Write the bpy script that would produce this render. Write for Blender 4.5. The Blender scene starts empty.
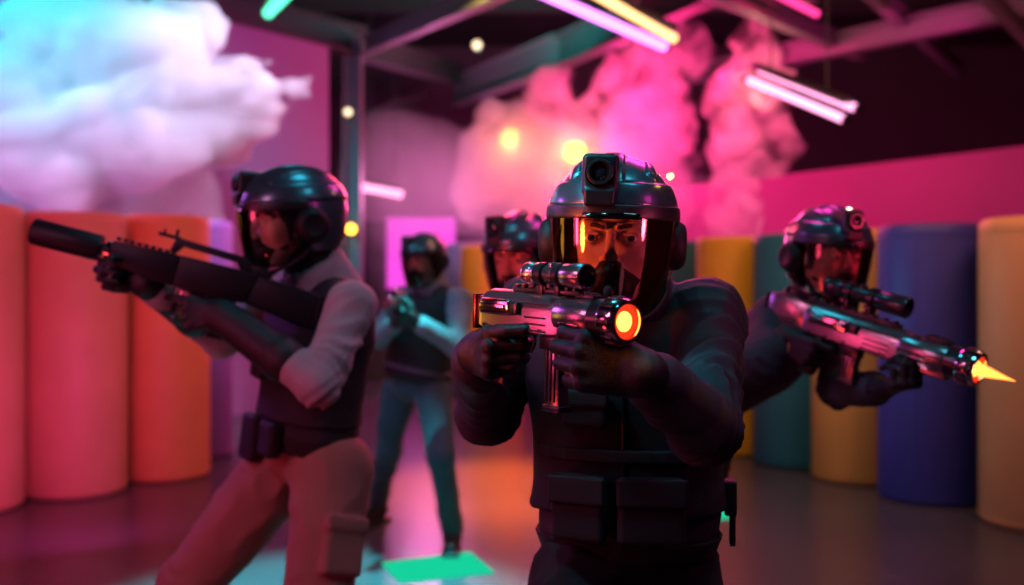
import bpy, bmesh, math, random
import numpy as np
from mathutils import Vector, Matrix, Euler
random.seed(7); np.random.seed(7)
C = bpy.context.scene.collection
sc = bpy.context.scene
PI = math.pi
F_PX = 995.0; HOR = 283.0; CAMZ = 1.41

def at(px, py, d):
    """point at distance d from the camera's plane"""
    return np.array([(px - 512) * d / F_PX, d, CAMZ - (py - HOR) * d / F_PX])
def V(*a): return np.array(a, dtype=float)
def nrm(v):
    v = np.asarray(v, float); return v / (np.linalg.norm(v) + 1e-9)

# ------------------------------------------------------------------ materials
def mat(name, col, rough=.6, metal=0., bump=0., bscale=60., var=0., vscale=8., coat=0., spec=.5,
        sheen=0., emis=None, estr=0., col2=None, stretch=None):
    m = bpy.data.materials.new(name); m.use_nodes = True
    nt = m.node_tree; b = nt.nodes['Principled BSDF']
    c = (*col, 1)
    b.inputs['Base Color'].default_value = c
    b.inputs['Roughness'].default_value = rough
    b.inputs['Metallic'].default_value = metal
    b.inputs['Specular IOR Level'].default_value = spec
    b.inputs['Coat Weight'].default_value = coat
    b.inputs['Coat Roughness'].default_value = .08
    b.inputs['Sheen Weight'].default_value = sheen
    if emis:
        b.inputs['Emission Color'].default_value = (*emis, 1)
        b.inputs['Emission Strength'].default_value = estr
    if bump or var:
        tc = nt.nodes.new('ShaderNodeTexCoord'); mp = nt.nodes.new('ShaderNodeMapping')
        nt.links.new(tc.outputs['Object'], mp.inputs['Vector'])
        if stretch: mp.inputs['Scale'].default_value = stretch
    if bump:
        n = nt.nodes.new('ShaderNodeTexNoise'); n.inputs['Scale'].default_value = bscale
        n.inputs['Detail'].default_value = 4
        nt.links.new(mp.outputs[0], n.inputs['Vector'])
        bp = nt.nodes.new('ShaderNodeBump'); bp.inputs['Strength'].default_value = bump
        bp.inputs['Distance'].default_value = .01
        nt.links.new(n.outputs[0], bp.inputs['Height']); nt.links.new(bp.outputs[0], b.inputs['Normal'])
    if var:
        n = nt.nodes.new('ShaderNodeTexNoise'); n.inputs['Scale'].default_value = vscale
        n.inputs['Detail'].default_value = 5
        nt.links.new(mp.outputs[0], n.inputs['Vector'])
        r = nt.nodes.new('ShaderNodeValToRGB')
        c2 = col2 or tuple(x * (1 - var) for x in col)
        r.color_ramp.elements[0].position = .35; r.color_ramp.elements[1].position = .65
        r.color_ramp.elements[0].color = (*c2, 1); r.color_ramp.elements[1].color = c
        nt.links.new(n.outputs[0], r.inputs[0]); nt.links.new(r.outputs[0], b.inputs['Base Color'])
    return m
def emit(name, col, s):
    m = bpy.data.materials.new(name); m.use_nodes = True; nt = m.node_tree
    nt.nodes.clear(); e = nt.nodes.new('ShaderNodeEmission'); o = nt.nodes.new('ShaderNodeOutputMaterial')
    e.inputs[0].default_value = (*col, 1); e.inputs[1].default_value = s
    nt.links.new(e.outputs[0], o.inputs[0]); return m
def visor_mat(name, tint=(.97, .94, .90), edge=(.85, .68, .38)):
    m = bpy.data.materials.new(name); m.use_nodes = True; nt = m.node_tree; nt.nodes.clear()
    o = nt.nodes.new('ShaderNodeOutputMaterial'); t = nt.nodes.new('ShaderNodeBsdfTransparent')
    g = nt.nodes.new('ShaderNodeBsdfGlossy'); g.inputs['Roughness'].default_value = .04
    g.inputs['Color'].default_value = (1, .84, .66, 1)  # amber of the reflections put into the gloss colour
    mx = nt.nodes.new('ShaderNodeMixShader'); fr = nt.nodes.new('ShaderNodeFresnel'); fr.inputs[0].default_value = 1.5
    lw = nt.nodes.new('ShaderNodeLayerWeight'); lw.inputs[0].default_value = .35
    r = nt.nodes.new('ShaderNodeValToRGB')
    r.color_ramp.elements[0].position = .55; r.color_ramp.elements[0].color = (*tint, 1)
    r.color_ramp.elements[1].position = .98; r.color_ramp.elements[1].color = (*edge, 1)  # warm edge colour stands in for yellow reflections
    nt.links.new(lw.outputs['Facing'], r.inputs[0]); nt.links.new(r.outputs[0], t.inputs[0])
    nt.links.new(fr.outputs[0], mx.inputs[0]); nt.links.new(t.outputs[0], mx.inputs[1]); nt.links.new(g.outputs[0], mx.inputs[2])
    nt.links.new(mx.outputs[0], o.inputs[0]); return m

M = {}
M['shell'] = mat('helmet_shell', (.07, .12, .15), .30, .6, coat=.6, bump=.03, bscale=300)
M['blackplastic'] = mat('black_plastic', (.012, .012, .014), .38, 0, bump=.05, bscale=400)
M['rubber'] = mat('black_rubber', (.008, .008, .009), .55, 0, bump=.12, bscale=200, spec=.3)
M['lensglass'] = mat('lens_glass', (.01, .012, .02), .05, 0, coat=1., spec=.9)
M['visor'] = visor_mat('visor_polycarbonate')
M['skin'] = mat('skin', (.62, .38, .28), .45, bump=.05, bscale=260, var=.12, vscale=20)
M['skin'].node_tree.nodes['Principled BSDF'].inputs['Subsurface Weight'].default_value = .12
M['skin'].node_tree.nodes['Principled BSDF'].inputs['Subsurface Radius'].default_value = (.012, .005, .003)
M['hair'] = mat('brow_hair', (.03, .018, .012), .7)
M['jacket_dark'] = mat('dark_navy_jacket', (.022, .018, .030), .55, bump=.25, bscale=350, sheen=.06, var=.25, vscale=14)
M['jacket_grey'] = mat('pale_grey_jacket', (.40, .36, .38), .85, bump=.3, bscale=300, sheen=.1, var=.18, vscale=10)
M['jacket_teal'] = mat('slate_jacket', (.03, .05, .065), .8, bump=.25, bscale=300, sheen=.0, var=.2)
M['jacket_mid'] = mat('grey_jacket', (.22, .24, .30), .85, bump=.25, bscale=300, sheen=.3, var=.2)
M['vest'] = mat('black_vest_nylon', (.009, .008, .010), .65, bump=.35, bscale=500, sheen=.02)
M['webbing'] = mat('black_webbing', (.007, .007, .008), .55, bump=.4, bscale=700)
M['trousers_dark'] = mat('dark_trousers', (.012, .010, .014), .8, bump=.25, bscale=350, sheen=.03)
M['trousers_tan'] = mat('tan_trousers', (.33, .20, .14), .85, bump=.3, bscale=300, sheen=.0, var=.15)
M['jeans'] = mat('blue_jeans', (.04, .08, .11), .85, bump=.3, bscale=300, sheen=.2, var=.25)
M['glove'] = mat('black_glove', (.011, .010, .013), .42, bump=.3, bscale=450, sheen=.0)
M['boot'] = mat('black_boot', (.015, .014, .014), .45, bump=.15, bscale=200)
M['gunmetal'] = mat('brushed_gunmetal', (.36, .33, .34), .24, .9, bump=.04, bscale=120, stretch=(1, 12, 12), coat=.3)
M['chrome'] = mat('chrome', (.62, .6, .6), .12, 1.)
M['gundark'] = mat('dark_gunmetal', (.05, .048, .052), .3, .7, coat=.3)
M['matteblack'] = mat('matte_black_gun', (.008, .008, .010), .5, .0, bump=.05, bscale=200, spec=.3)
M['redring'] = mat('red_anodised', (.18, .02, .015), .25, .8, coat=.5)
M['eyewhite'] = mat('eye_white', (.75, .70, .68), .15, coat=1.)
M['iris'] = mat('iris', (.06, .035, .02), .2, coat=1.)
M['pupil'] = mat('pupil', (.002, .002, .002), .1, coat=1.)
M['hotlens'] = emit('blaster_glow_core', (1, .38, .05), 5.)
M['hotring'] = emit('blaster_glow_ring', (1, .04, .01), 1.3)
M['flame'] = emit('muzzle_flame', (1, .20, .03), 5.)
M['flamecore'] = emit('muzzle_flame_core', (1, .55, .16), 16.)
M['ledwhite'] = emit('led_white', (1, .95, .75), 8.)
M['ledred'] = emit('led_red', (1, .08, .06), 6.)
M['ledamber'] = emit('led_amber', (1, .45, .1), 8.)

# ------------------------------------------------------------------ SDF toolkit
def _dot(a, b): return np.einsum('ij,j->i', a, b)
def cap(a, b, r1, r2=None):
    a = np.asarray(a, float); b = np.asarray(b, float); r2 = r1 if r2 is None else r2
    def f(P):
        ba = b - a; t = np.clip(_dot(P - a, ba) / (ba @ ba + 1e-12), 0, 1)
        q = P - a - t[:, None] * ba
        return np.sqrt((q * q).sum(1)) - (r1 + (r2 - r1) * t)
    f.bb = (np.minimum(a, b) - max(r1, r2), np.maximum(a, b) + max(r1, r2)); return f
def ell(c, r, R=None):
    c = np.asarray(c, float); r = np.asarray(r, float)
    R_ = np.eye(3) if R is None else np.asarray(R)
    def f(P):
        q = (P - c) @ R_
        k0 = np.sqrt(((q / r) ** 2).sum(1)); k1 = np.sqrt(((q / (r * r)) ** 2).sum(1)) + 1e-9
        return k0 * (k0 - 1) / k1
    m = max(r); f.bb = (c - m, c + m); return f
def rbox(c, h, rad=.004, R=None):
    c = np.asarray(c, float); h = np.asarray(h, float) - rad
    R_ = np.eye(3) if R is None else np.asarray(R)
    def f(P):
        q = np.abs((P - c) @ R_) - h
        return np.sqrt((np.maximum(q, 0) ** 2).sum(1)) + np.minimum(q.max(1), 0) - rad
    m = np.linalg.norm(h + rad); f.bb = (c - m, c + m); return f
def loft(p0, p1, lat, ts, ws, ds, fwd=None, n=2.4):
    """elliptical trunk from p0 to p1, lateral axis lat; half widths ws, half depths ds at ts"""
    p0 = np.asarray(p0, float); p1 = np.asarray(p1, float); L = np.linalg.norm(p1 - p0); u = (p1 - p0) / L
    lat = nrm(np.asarray(lat, float) - (np.asarray(lat, float) @ u) * u); dep = np.cross(u, lat)
    def f(P):
        q = P - p0; h = q @ u; t = h / L; tc = np.clip(t, ts[0], ts[-1])
        w = np.interp(tc, ts, ws); d = np.interp(tc, ts, ds)
        a = np.abs(q @ lat) / w; b = np.abs(q @ dep) / d
        k = (a ** n + b ** n) ** (1 / n)
        rad = (k - 1) * np.minimum(w, d)
        over = np.abs(t - tc) * L
        return np.where(over > 0, np.sqrt(np.maximum(rad, 0) ** 2 + over ** 2), rad)
    m = max(max(ws), max(ds)); lo = np.minimum(p0, p1) - m; hi = np.maximum(p0, p1) + m
    f.bb = (lo, hi); return f
def smin(a, b, k):
    h = np.clip(.5 + .5 * (b - a) / k, 0, 1); return b * (1 - h) + a * h - k * h * (1 - h)
def union(fs, k=0.):
    fs = list(fs)
    def f(P):
        d = fs[0](P)
        for g in fs[1:]:
            e = g(P); d = np.minimum(d, e) if k <= 0 else smin(d, e, k)
        return d
    f.bb = (np.min([g.bb[0] for g in fs], 0), np.max([g.bb[1] for g in fs], 0)); return f
def sub(a, b, k=.004):
    def f(P): return -smin(-a(P), b(P), k)
    f.bb = a.bb; return f
def inter(a, b, k=.004):
    def f(P): return -smin(-a(P), -b(P), k)
    f.bb = a.bb; return f
def plane(p, n):
    """keeps the side n points away from"""
    p = np.asarray(p, float); n = nrm(n)
    def f(P): return (P - p) @ n
    f.bb = (p, p); return f
def infl(a, r):
    def f(P): return a(P) - r
    f.bb = (a.bb[0] - r, a.bb[1] + r); return f
def noise_fn(seed, freq, aniso=(1, 1, 1), n=7):
    rs = np.random.RandomState(seed); K = rs.normal(size=(n, 3)); K /= np.linalg.norm(K, axis=1)[:, None]
    K = K * freq * rs.uniform(.6, 1.5, (n, 1)) * np.asarray(aniso); ph = rs.uniform(0, 6.28, n)
    def f(P):
        s = 0
        for k, p in zip(K, ph): s = s + np.sin(P @ k + p)
        return s / math.sqrt(n)
    return f
def wrinkle(a, amp, seed=1, freq=45, aniso=(1, 1, 1)):
    n1 = noise_fn(seed, freq, aniso); n2 = noise_fn(seed + 5, freq * .35)
    def f(P):
        w = n1(P + .012 * n2(P)[:, None])
        return a(P) + amp * (np.abs(w) ** .7 - .6) * np.clip(.55 + .5 * n2(P), .1, 1.4)
    f.bb = (a.bb[0] - amp * 2, a.bb[1] + amp * 2); return f
def folds(a, centre, axis, radius, amp, pitch, seed=3):
    """broken creases of cloth round a bent joint"""
    centre = np.asarray(centre, float); axis = nrm(axis); n2 = noise_fn(seed, 20); n3 = noise_fn(seed + 7, 26)
    def f(P):
        q = P - centre; r = np.sqrt((q * q).sum(1)); w = np.exp(-(r / radius) ** 2)
        s = np.sin((q @ axis) * 2 * PI / pitch * .8 + 4.2 * n2(P))
        return a(P) - amp * w * np.clip(.55 + .7 * n3(P), 0, 1.2) * (1 - np.abs(s) * 1.7)
    f.bb = (a.bb[0] - amp, a.bb[1] + amp); return f

def surf(f, vox, pad=None, clip=None):
    lo, hi = f.bb; pad = pad or vox * 3; lo = lo - pad; hi = hi + pad
    if clip is not None: lo = np.maximum(lo, clip[0]); hi = np.minimum(hi, clip[1])
    B = 8; n = np.ceil((hi - lo) / vox / B).astype(int) * B + 1
    nb = (n - 1) // B
    D = np.ones(n, np.float32)
    I = np.stack(np.meshgrid(*[np.arange(k) for k in nb], indexing='ij'), -1).reshape(-1, 3)
    cen = lo + (I * B + B / 2) * vox
    dc = f(cen); half = B * vox * .87
    sgn = dc < 0
    act = np.abs(dc) < half * 1.45 + vox
    for i, j, k in I[sgn & ~act]:
        D[i * B:i * B + B + 1, j * B:j * B + B + 1, k * B:k * B + B + 1] = -1
    A = I[act]; o = np.stack(np.meshgrid(*[np.arange(B + 1)] * 3, indexing='ij'), -1).reshape(-1, 3)
    for s in range(0, len(A), 400):
        a = A[s:s + 400]; G = a[:, None, :] * B + o[None]
        v = f((lo + G.reshape(-1, 3) * vox)).astype(np.float32)
        g = G.reshape(-1, 3); D[g[:, 0], g[:, 1], g[:, 2]] = v
    S = D < 0
    c = np.zeros(np.array(D.shape) - 1, bool)
    cnt = np.zeros(c.shape, np.int8)
    for dx in (0, 1):
        for dy in (0, 1):
            for dz in (0, 1): cnt += S[dx:dx + c.shape[0], dy:dy + c.shape[1], dz:dz + c.shape[2]]
    cells = np.argwhere((cnt > 0) & (cnt < 8))
    idx = -np.ones(c.shape, np.int64); idx[cells[:, 0], cells[:, 1], cells[:, 2]] = np.arange(len(cells))
    acc = np.zeros((len(cells), 3)); num = np.zeros(len(cells))
    corners = [(0, 0, 0), (1, 0, 0), (0, 1, 0), (1, 1, 0), (0, 0, 1), (1, 0, 1), (0, 1, 1), (1, 1, 1)]
    edges = [(0, 1), (2, 3), (4, 5), (6, 7), (0, 2), (1, 3), (4, 6), (5, 7), (0, 4), (1, 5), (2, 6), (3, 7)]
    val = [D[cells[:, 0] + x, cells[:, 1] + y, cells[:, 2] + z] for x, y, z in corners]
    for a, b in edges:
        va, vb = val[a], val[b]; m = (va < 0) != (vb < 0)
        t = np.where(m, va / np.where(m, va - vb, 1), 0)
        pa = np.array(corners[a], float); pb = np.array(corners[b], float)
        acc += m[:, None] * (pa + t[:, None] * (pb - pa)); num += m
    verts = lo + (cells + acc / num[:, None]) * vox
    faces = []
    def add(ax):
        s1 = [slice(None)] * 3; s2 = [slice(None)] * 3
        s1[ax] = slice(0, -1); s2[ax] = slice(1, None)
        a = S[tuple(s1)]; b = S[tuple(s2)]; E = np.argwhere(a != b)
        o1, o2 = [x for x in range(3) if x != ax]
        E = E[(E[:, o1] > 0) & (E[:, o2] > 0) & (E[:, o1] < c.shape[o1]) & (E[:, o2] < c.shape[o2])]
        ins = a[E[:, 0], E[:, 1], E[:, 2]]
        q = []
        for d1, d2 in ((0, 0), (1, 0), (1, 1), (0, 1)):
            g = E.copy(); g[:, o1] -= d1; g[:, o2] -= d2; q.append(idx[g[:, 0], g[:, 1], g[:, 2]])
        q = np.stack(q, 1)
        flip = ins if ax != 1 else ~ins
        q[~flip] = q[~flip][:, ::-1]
        faces.append(q)
    for ax in range(3): add(ax)
    fc = np.concatenate(faces); fc = fc[(fc >= 0).all(1)]
    # light smoothing
    for lam in (.5, -.48):
        s = np.zeros_like(verts); k = np.zeros(len(verts))
        for a, b in ((0, 1), (1, 2), (2, 3), (3, 0)):
            np.add.at(s, fc[:, a], verts[fc[:, b]]); np.add.at(k, fc[:, a], 1)
            np.add.at(s, fc[:, b], verts[fc[:, a]]); np.add.at(k, fc[:, b], 1)
        verts = verts + lam * (s / np.maximum(k, 1)[:, None] - verts)
    return verts, fc
def join_geo(*gs):
    vs, fs, o = [], [], 0
    for v, f in gs: vs.append(v); fs.append(f + o); o += len(v)
    return np.concatenate(vs), np.concatenate(fs)
def mesh_np(name, verts, faces, m, smooth=True):
    me = bpy.data.meshes.new(name)
    me.vertices.add(len(verts)); me.vertices.foreach_set('co', np.asarray(verts, np.float32).ravel())
    k = faces.shape[1]
    me.loops.add(faces.size); me.loops.foreach_set('vertex_index', faces.astype(np.int32).ravel())
    me.polygons.add(len(faces)); me.polygons.foreach_set('loop_start', np.arange(0, faces.size, k, dtype=np.int32))
    me.polygons.foreach_set('loop_total', np.full(len(faces), k, np.int32))
    me.polygons.foreach_set('use_smooth', np.full(len(faces), smooth))
    me.update(calc_edges=True); me.validate(); me.materials.append(m); return me
def obj(name, me, parent=None, loc=None, m=None):
    o = bpy.data.objects.new(name, me); C.objects.link(o)
    if parent: o.parent = parent
    if loc is not None: o.location = Vector(loc)
    return o
def sobj(name, f, vox, m, parent=None, off=(0, 0, 0), clip=None):
    v, fc = surf(f, vox, clip=clip)
    return obj(name, mesh_np(name, v - np.asarray(off), fc, m), parent)
def tag(o, label=None, cat=None, group=None, kind=None):
    if label: o['label'] = label
    if cat: o['category'] = cat
    if group: o['group'] = group
    if kind: o['kind'] = kind
    return o
def empty(name, loc, rot=(0, 0, 0)):
    o = bpy.data.objects.new(name, None); C.objects.link(o); o.location = Vector(loc); o.rotation_euler = rot
    o.empty_display_size = .1
    return o

# ------------------------------------------------------------------ bmesh toolkit (hard surface)
class MB:
    def __init__(s): s.bm = bmesh.new()
    def box(s, c, size, bev=.002, rot=None, taper=None):
        bm = s.bm; r = bmesh.ops.create_cube(bm, size=1.0); vs = r['verts']
        for v in vs:
            v.co = Vector((v.co.x * size[0], v.co.y * size[1], v.co.z * size[2]))
            if taper and v.co.x > 0: v.co.y *= taper; v.co.z *= taper
        if bev > 0:
            es = list({e for v in vs for e in v.link_edges})
            rr = bmesh.ops.bevel(bm, geom=es, offset=bev, segments=3, affect='EDGES', profile=.5)
            vs = list({v for f in rr['faces'] for v in f.verts} | {v for v in vs if v.is_valid})
        mt = Matrix.Translation(Vector(c))
        if rot is not None: mt = mt @ Euler(rot).to_matrix().to_4x4()
        for v in vs: v.co = mt @ v.co
        return s
    def cyl(s, a, b, r1, r2=None, seg=32, caps=True):
        return s.lathe(a, b, [(0, r1), (1, r1 if r2 is None else r2)], seg, caps)
    def lathe(s, a, b, prof, seg=32, caps=True):
        """prof: (t along a-b, radius)"""
        bm = s.bm; a = Vector(a); b = Vector(b); L = b - a; u = L.normalized()
        x = u.orthogonal().normalized(); y = u.cross(x); rings = []
        for t, r in prof:
            c = a + L * t
            if r < 1e-5: rings.append([bm.verts.new(c)])
            else: rings.append([bm.verts.new(c + (x * math.cos(2 * PI * k / seg) + y * math.sin(2 * PI * k / seg)) * r) for k in range(seg)])
        for p, q in zip(rings, rings[1:]):
            if len(p) == 1 and len(q) == 1: continue
            for k in range(seg):
                k2 = (k + 1) % seg
                if len(p) == 1: bm.faces.new((p[0], q[k2], q[k]))
                elif len(q) == 1: bm.faces.new((p[k], p[k2], q[0]))
                else: bm.faces.new((p[k], p[k2], q[k2], q[k]))
        if caps:
            if len(rings[0]) > 1: bm.faces.new(rings[0][::-1])
            if len(rings[-1]) > 1: bm.faces.new(rings[-1])
        return s
    def prism(s, pts, y0, y1, bev=.002):
        """polygon in x-z pushed from y0 to y1"""
        bm = s.bm; A = [bm.verts.new((x, y0, z)) for x, z in pts]; B = [bm.verts.new((x, y1, z)) for x, z in pts]
        fs = [bm.faces.new(A), bm.faces.new(B[::-1])]; n = len(pts)
        for k in range(n): fs.append(bm.faces.new((A[k], B[k], B[(k + 1) % n], A[(k + 1) % n])))
        if bev > 0:
            es = list({e for f in fs for e in f.edges})
            bmesh.ops.bevel(bm, geom=es, offset=bev, segments=2, affect='EDGES', profile=.5)
        return s
    def tube(s, pts, r, seg=10):
        for p, q in zip(pts, pts[1:]): s.cyl(p, q, r, seg=seg)
        return s
    def build(s, name, m, parent=None, loc=None, smooth=True):
        bmesh.ops.recalc_face_normals(s.bm, faces=s.bm.faces)
        me = bpy.data.meshes.new(name); s.bm.to_mesh(me); s.bm.free(); me.materials.append(m)
        if smooth:
            me.shade_smooth()
            try: me.set_sharp_from_angle(angle=math.radians(35))
            except Exception: pass
        return obj(name, me, parent, loc)
# ------------------------------------------------------------------ head and helmet (local frame: faces -Y, eyes at z=0)
def rotm(yaw, pitch=0, roll=0):
    return np.array((Matrix.Rotation(math.radians(yaw), 3, 'Z') @ Matrix.Rotation(math.radians(pitch), 3, 'X') @ Matrix.Rotation(math.radians(roll), 3, 'Y')))
EYE = .0335
def head_sdf():
    base = union([ell((0, .014, .028), (.075, .093, .096)), ell((0, -.030, -.048), (.056, .056, .066)),
                  ell((0, -.069, -.099), (.023, .019, .019)), ell((.043, -.052, -.026), (.024, .026, .028)),
                  ell((-.043, -.052, -.026), (.024, .026, .028)), cap((.052, .0, -.055), (.026, -.055, -.095), .020, .015),
                  cap((-.052, .0, -.055), (-.026, -.055, -.095), .020, .015)], .028)
    base = union([base, ell((0, -.078, -.068), (.026, .019, .020))], .012)
    for s in (-1, 1):
        base = sub(base, ell((s * EYE, -.103, -.002), (.019, .020, .0125)), .011)
    parts = [base]
    for s in (-1, 1):
        parts += [cap((s * .014, -.088, .0175), (s * .040, -.080, .0215), .0075, .006),
                  cap((s * .040, -.080, .0215), (s * .056, -.066, .014), .006, .006)]
    base = union(parts, .012)
    base = union([base, cap((0, -.087, .010), (0, -.107, -.030), .0072, .0095), ell((0, -.108, -.034), (.0095, .0095, .0085)),
                  ell((.0105, -.099, -.037), (.0075, .0095, .0068)), ell((-.0105, -.099, -.037), (.0075, .0095, .0068))], .008)
    for s in (-1, 1):
        lid = ell((s * EYE, -.0765, -.001), (.0150, .0146, .0142))
        lid = sub(lid, ell((s * EYE, -.093, -.0018), (.0138, .0125, .0050)), .0015)
        base = union([base, lid], .005)
        base = union([base, cap((s * (EYE - .012), -.0895, .0055), (s * (EYE + .013), -.0835, .0055), .0022, .0018)], .003)
        base = sub(base, ell((s * .0065, -.106, -.043), (.0035, .005, .003)), .002)
    lips = union([cap((-.018, -.089, -.066), (.018, -.089, -.066), .0045), cap((-.010, -.093, -.0640), (.010, -.093, -.0640), .0045),
                  cap((-.012, -.091, -.073), (.012, -.091, -.073), .0055)], .005)
    base = union([base, lips], .004)
    for s in (-1, 1):
        base = union([base, ell((s * .077, .012, -.005), (.010, .018, .030), rotm(0, -12))], .006)
    return base
HEAD_FINE = surf(head_sdf(), .0017)
HEAD_ROUGH = surf(head_sdf(), .0030)

def brow_geo():
    gs = []
    for s in (-1, 1):
        gs.append(surf(union([cap((s * .013, -.0960, .0160), (s * .030, -.0905, .0205), .0034, .0032), cap((s * .030, -.0905, .0205), (s * .051, -.0735, .0165), .0032, .0015)], .002), .0012))
    return gs
BROWS = [mesh_np('eyebrow', *g, M['hair']) for g in brow_geo()]

def eye_meshes():
    mb = MB(); mb.lathe((0, .0122, 0), (0, -.0122, 0), [(t, .0122 * math.sin(math.acos(1 - 2 * t)) if 0 < t < 1 else 0) for t in np.linspace(0, 1, 17)], 24, False)
    e = mb.build('eyeball', M['eyewhite']); me = e.data; bpy.data.objects.remove(e)
    mb = MB(); mb.lathe((0, -.0098, 0), (0, -.0133, 0), [(0, .0064), (.5, .0058), (.9, .003), (1, 0)], 24, False)
    i = mb.build('iris', M['iris']); mi = i.data; bpy.data.objects.remove(i)
    mb = MB(); mb.lathe((0, -.0122, 0), (0, -.0138, 0), [(0, .0028), (.7, .0022), (1, 0)], 20, False)
    p = mb.build('pupil', M['pupil']); mp = p.data; bpy.data.objects.remove(p)
    return me, mi, mp
EYEM = eye_meshes()

def helmet_meshes():
    out = union([ell((0, .014, .036), (.109, .141, .108)), ell((0, .030, -.020), (.105, .116, .108))], .03)
    ins = union([ell((0, .014, .036), (.100, .131, .099)), ell((0, .030, -.020), (.096, .106, .122))], .03)
    top = infl(ell((0, .014, .036), (.109, .141, .108)), .0045)
    ridges = [inter(top, rbox((0, .02, .12), (.017, .13, .1), .006), .004)] + [inter(top, rbox((s * .052, .035, .11), (.009, .10, .09), .005, rotm(s * 8, 0, s * 14)), .004) for s in (-1, 1)]
    sh = union([out] + ridges, .005)
    # raised brow band
    band = inter(infl(ell((0, .014, .036), (.109, .141, .108)), .0055), rbox((0, 0, .072), (.2, .2, .020), .004), .004)
    sh = union([sh, band], .004)
    sh = sub(sh, ins, .003)
    sh = sub(sh, rbox((0, -.095, -.100), (.25, .120, .130), .02), .004)
    sh = sub(sh, rbox((0, 0, -.175), (.25, .25, .09), .02), .006)
    v, f = surf(sh, .0026)
    shell = mesh_np('helmet', v, f, M['shell'])
    br = inter(sub(infl(ell((0, .014, .036), (.109, .141, .108)), .0085), ell((0, .014, .036), (.106, .138, .101)), .001), rbox((0, -.095, .042), (.14, .115, .012), .003), .002)
    brim = mesh_np('brim', *surf(br, .0024), M['blackplastic'])
    # action camera block on the forehead
    cam = union([rbox((-.020, -.098, .100), (.030, .032, .034), .010, rotm(0, -8)), rbox((-.020, -.124, .064), (.025, .014, .014), .005)], .008)
    cam = sub(cam, cap((-.020, -.180, .104), (-.020, -.126, .104), .0225), .0015)
    camera = mesh_np('helmet_camera', *surf(cam, .002), M['blackplastic'])
    mb = MB(); mb.lathe((-.020, -.122, .104), (-.020, -.137, .106), [(0, .022), (.9, .022), (1, .0205), (1, .017), (.5, .0155)], 32, True)
    lr = mb.build('lens_ring', M['gundark']); lensring = lr.data; bpy.data.objects.remove(lr)
    mb = MB(); mb.lathe((-.020, -.125, .104), (-.020, -.133, .105), [(0, .0165), (.5, .014), (.85, .008), (1, 0)], 32, True)
    l = mb.build('camera_lens', M['lensglass']); lens = l.data; bpy.data.objects.remove(l)
    # ear pads
    def ear(s):
        mb = MB(); mb.lathe((s * .090, .028, -.012), (s * .130, .028, -.012), [(0, .044), (.35, .046), (.7, .043), (.92, .036), (1, .028), (.93, .022), (.93, 0)], 36, True)
        e = mb.build('ear_pad', M['rubber']); me = e.data; bpy.data.objects.remove(e); return me
    ears = [ear(1), ear(-1)]
    # visor
    nA, nZ, A = 48, 22, math.radians(96)
    def vp(a, t):
        zb = -.138 + .072 * (abs(a) / A) ** 3.2; z = .040 + (zb - .040) * t
        k = max(0, (.040 - z) / .178); rx = .1115 - .026 * k ** 2.2; ry = .1490 - .020 * k ** 2
        return Vector((rx * math.sin(a), .012 - ry * math.cos(a), z))
    bm = bmesh.new(); g = [[bm.verts.new(vp(-A + 2 * A * i / nA, j / nZ)) for j in range(nZ + 1)] for i in range(nA + 1)]
    for i in range(nA):
        for j in range(nZ): bm.faces.new((g[i][j], g[i + 1][j], g[i + 1][j + 1], g[i][j + 1]))
    bmesh.ops.recalc_face_normals(bm, faces=bm.faces)
    bmesh.ops.solidify(bm, geom=list(bm.faces), thickness=.0022)
    visor = bpy.data.meshes.new('visor'); bm.to_mesh(visor); bm.free(); visor.materials.append(M['visor']); visor.shade_smooth()
    pts = [vp(-A, t) for t in np.linspace(.1, 1, 14)] + [vp(a, 1) for a in np.linspace(-A, A, 60)[1:-1]] + [vp(A, t) for t in np.linspace(1, .1, 14)]
    rim = mesh_np('visor_rim', *surf(union([cap(p, q, .0032) for p, q in zip(pts[::1], pts[1::1])]), .0022), M['blackplastic'])
    # cheek guards and chin strap below the ears
    gd = union([cap((s * .098, .03, -.05), (s * .084, -.010, -.100), .008, .006) for s in (-1, 1)] + [cap((s * .084, -.010, -.100), (s * .05, -.070, -.130), .006, .006) for s in (-1, 1)] + [cap((-.05, -.070, -.130), (.05, -.070, -.130), .006)], .012)
    strap = mesh_np('chin_strap', *surf(gd, .0025), M['rubber'])
    # half mask
    mk = union([ell((0, -.076, -.084), (.043, .042, .040)), ell((0, -.098, -.054), (.020, .022, .026)), cap((.018, -.085, -.076), (.060, -.03, -.066), .013, .008), cap((-.018, -.085, -.076), (-.060, -.03, -.066), .013, .008)], .014)
    mk = union([mk, ell((0, -.106, -.088), (.015, .024, .026), rotm(0, -10))], .012)
    for s in (-1, 1): mk = sub(mk, rbox((s * .030, -.118, -.085), (.0014, .014, .030), .001, rotm(s * -20, 0, s * 18)), .0015)
    mask = mesh_np('face_mask', *surf(mk, .0020), M['rubber'])
    mb = MB(); mb.lathe((.093, -.055, .104), (.101, -.063, .108), [(0, .006), (.6, .005), (1, 0)], 12, True)
    l = mb.build('status_light', M['ledamber']); led = l.data; bpy.data.objects.remove(l)
    mb = MB(); mb.lathe((.006, -.058, .134), (.006, -.063, .142), [(0, .008), (.6, .007), (1, 0)], 12, True)
    l = mb.build('headlamp', M['ledwhite']); hl = l.data; bpy.data.objects.remove(l)
    return dict(shell=shell, brim=brim, camera=camera, lensring=lensring, lens=lens, ears=ears, visor=visor, rim=rim, strap=strap, mask=mask, led=led, hl=hl)
HM = helmet_meshes()

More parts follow.
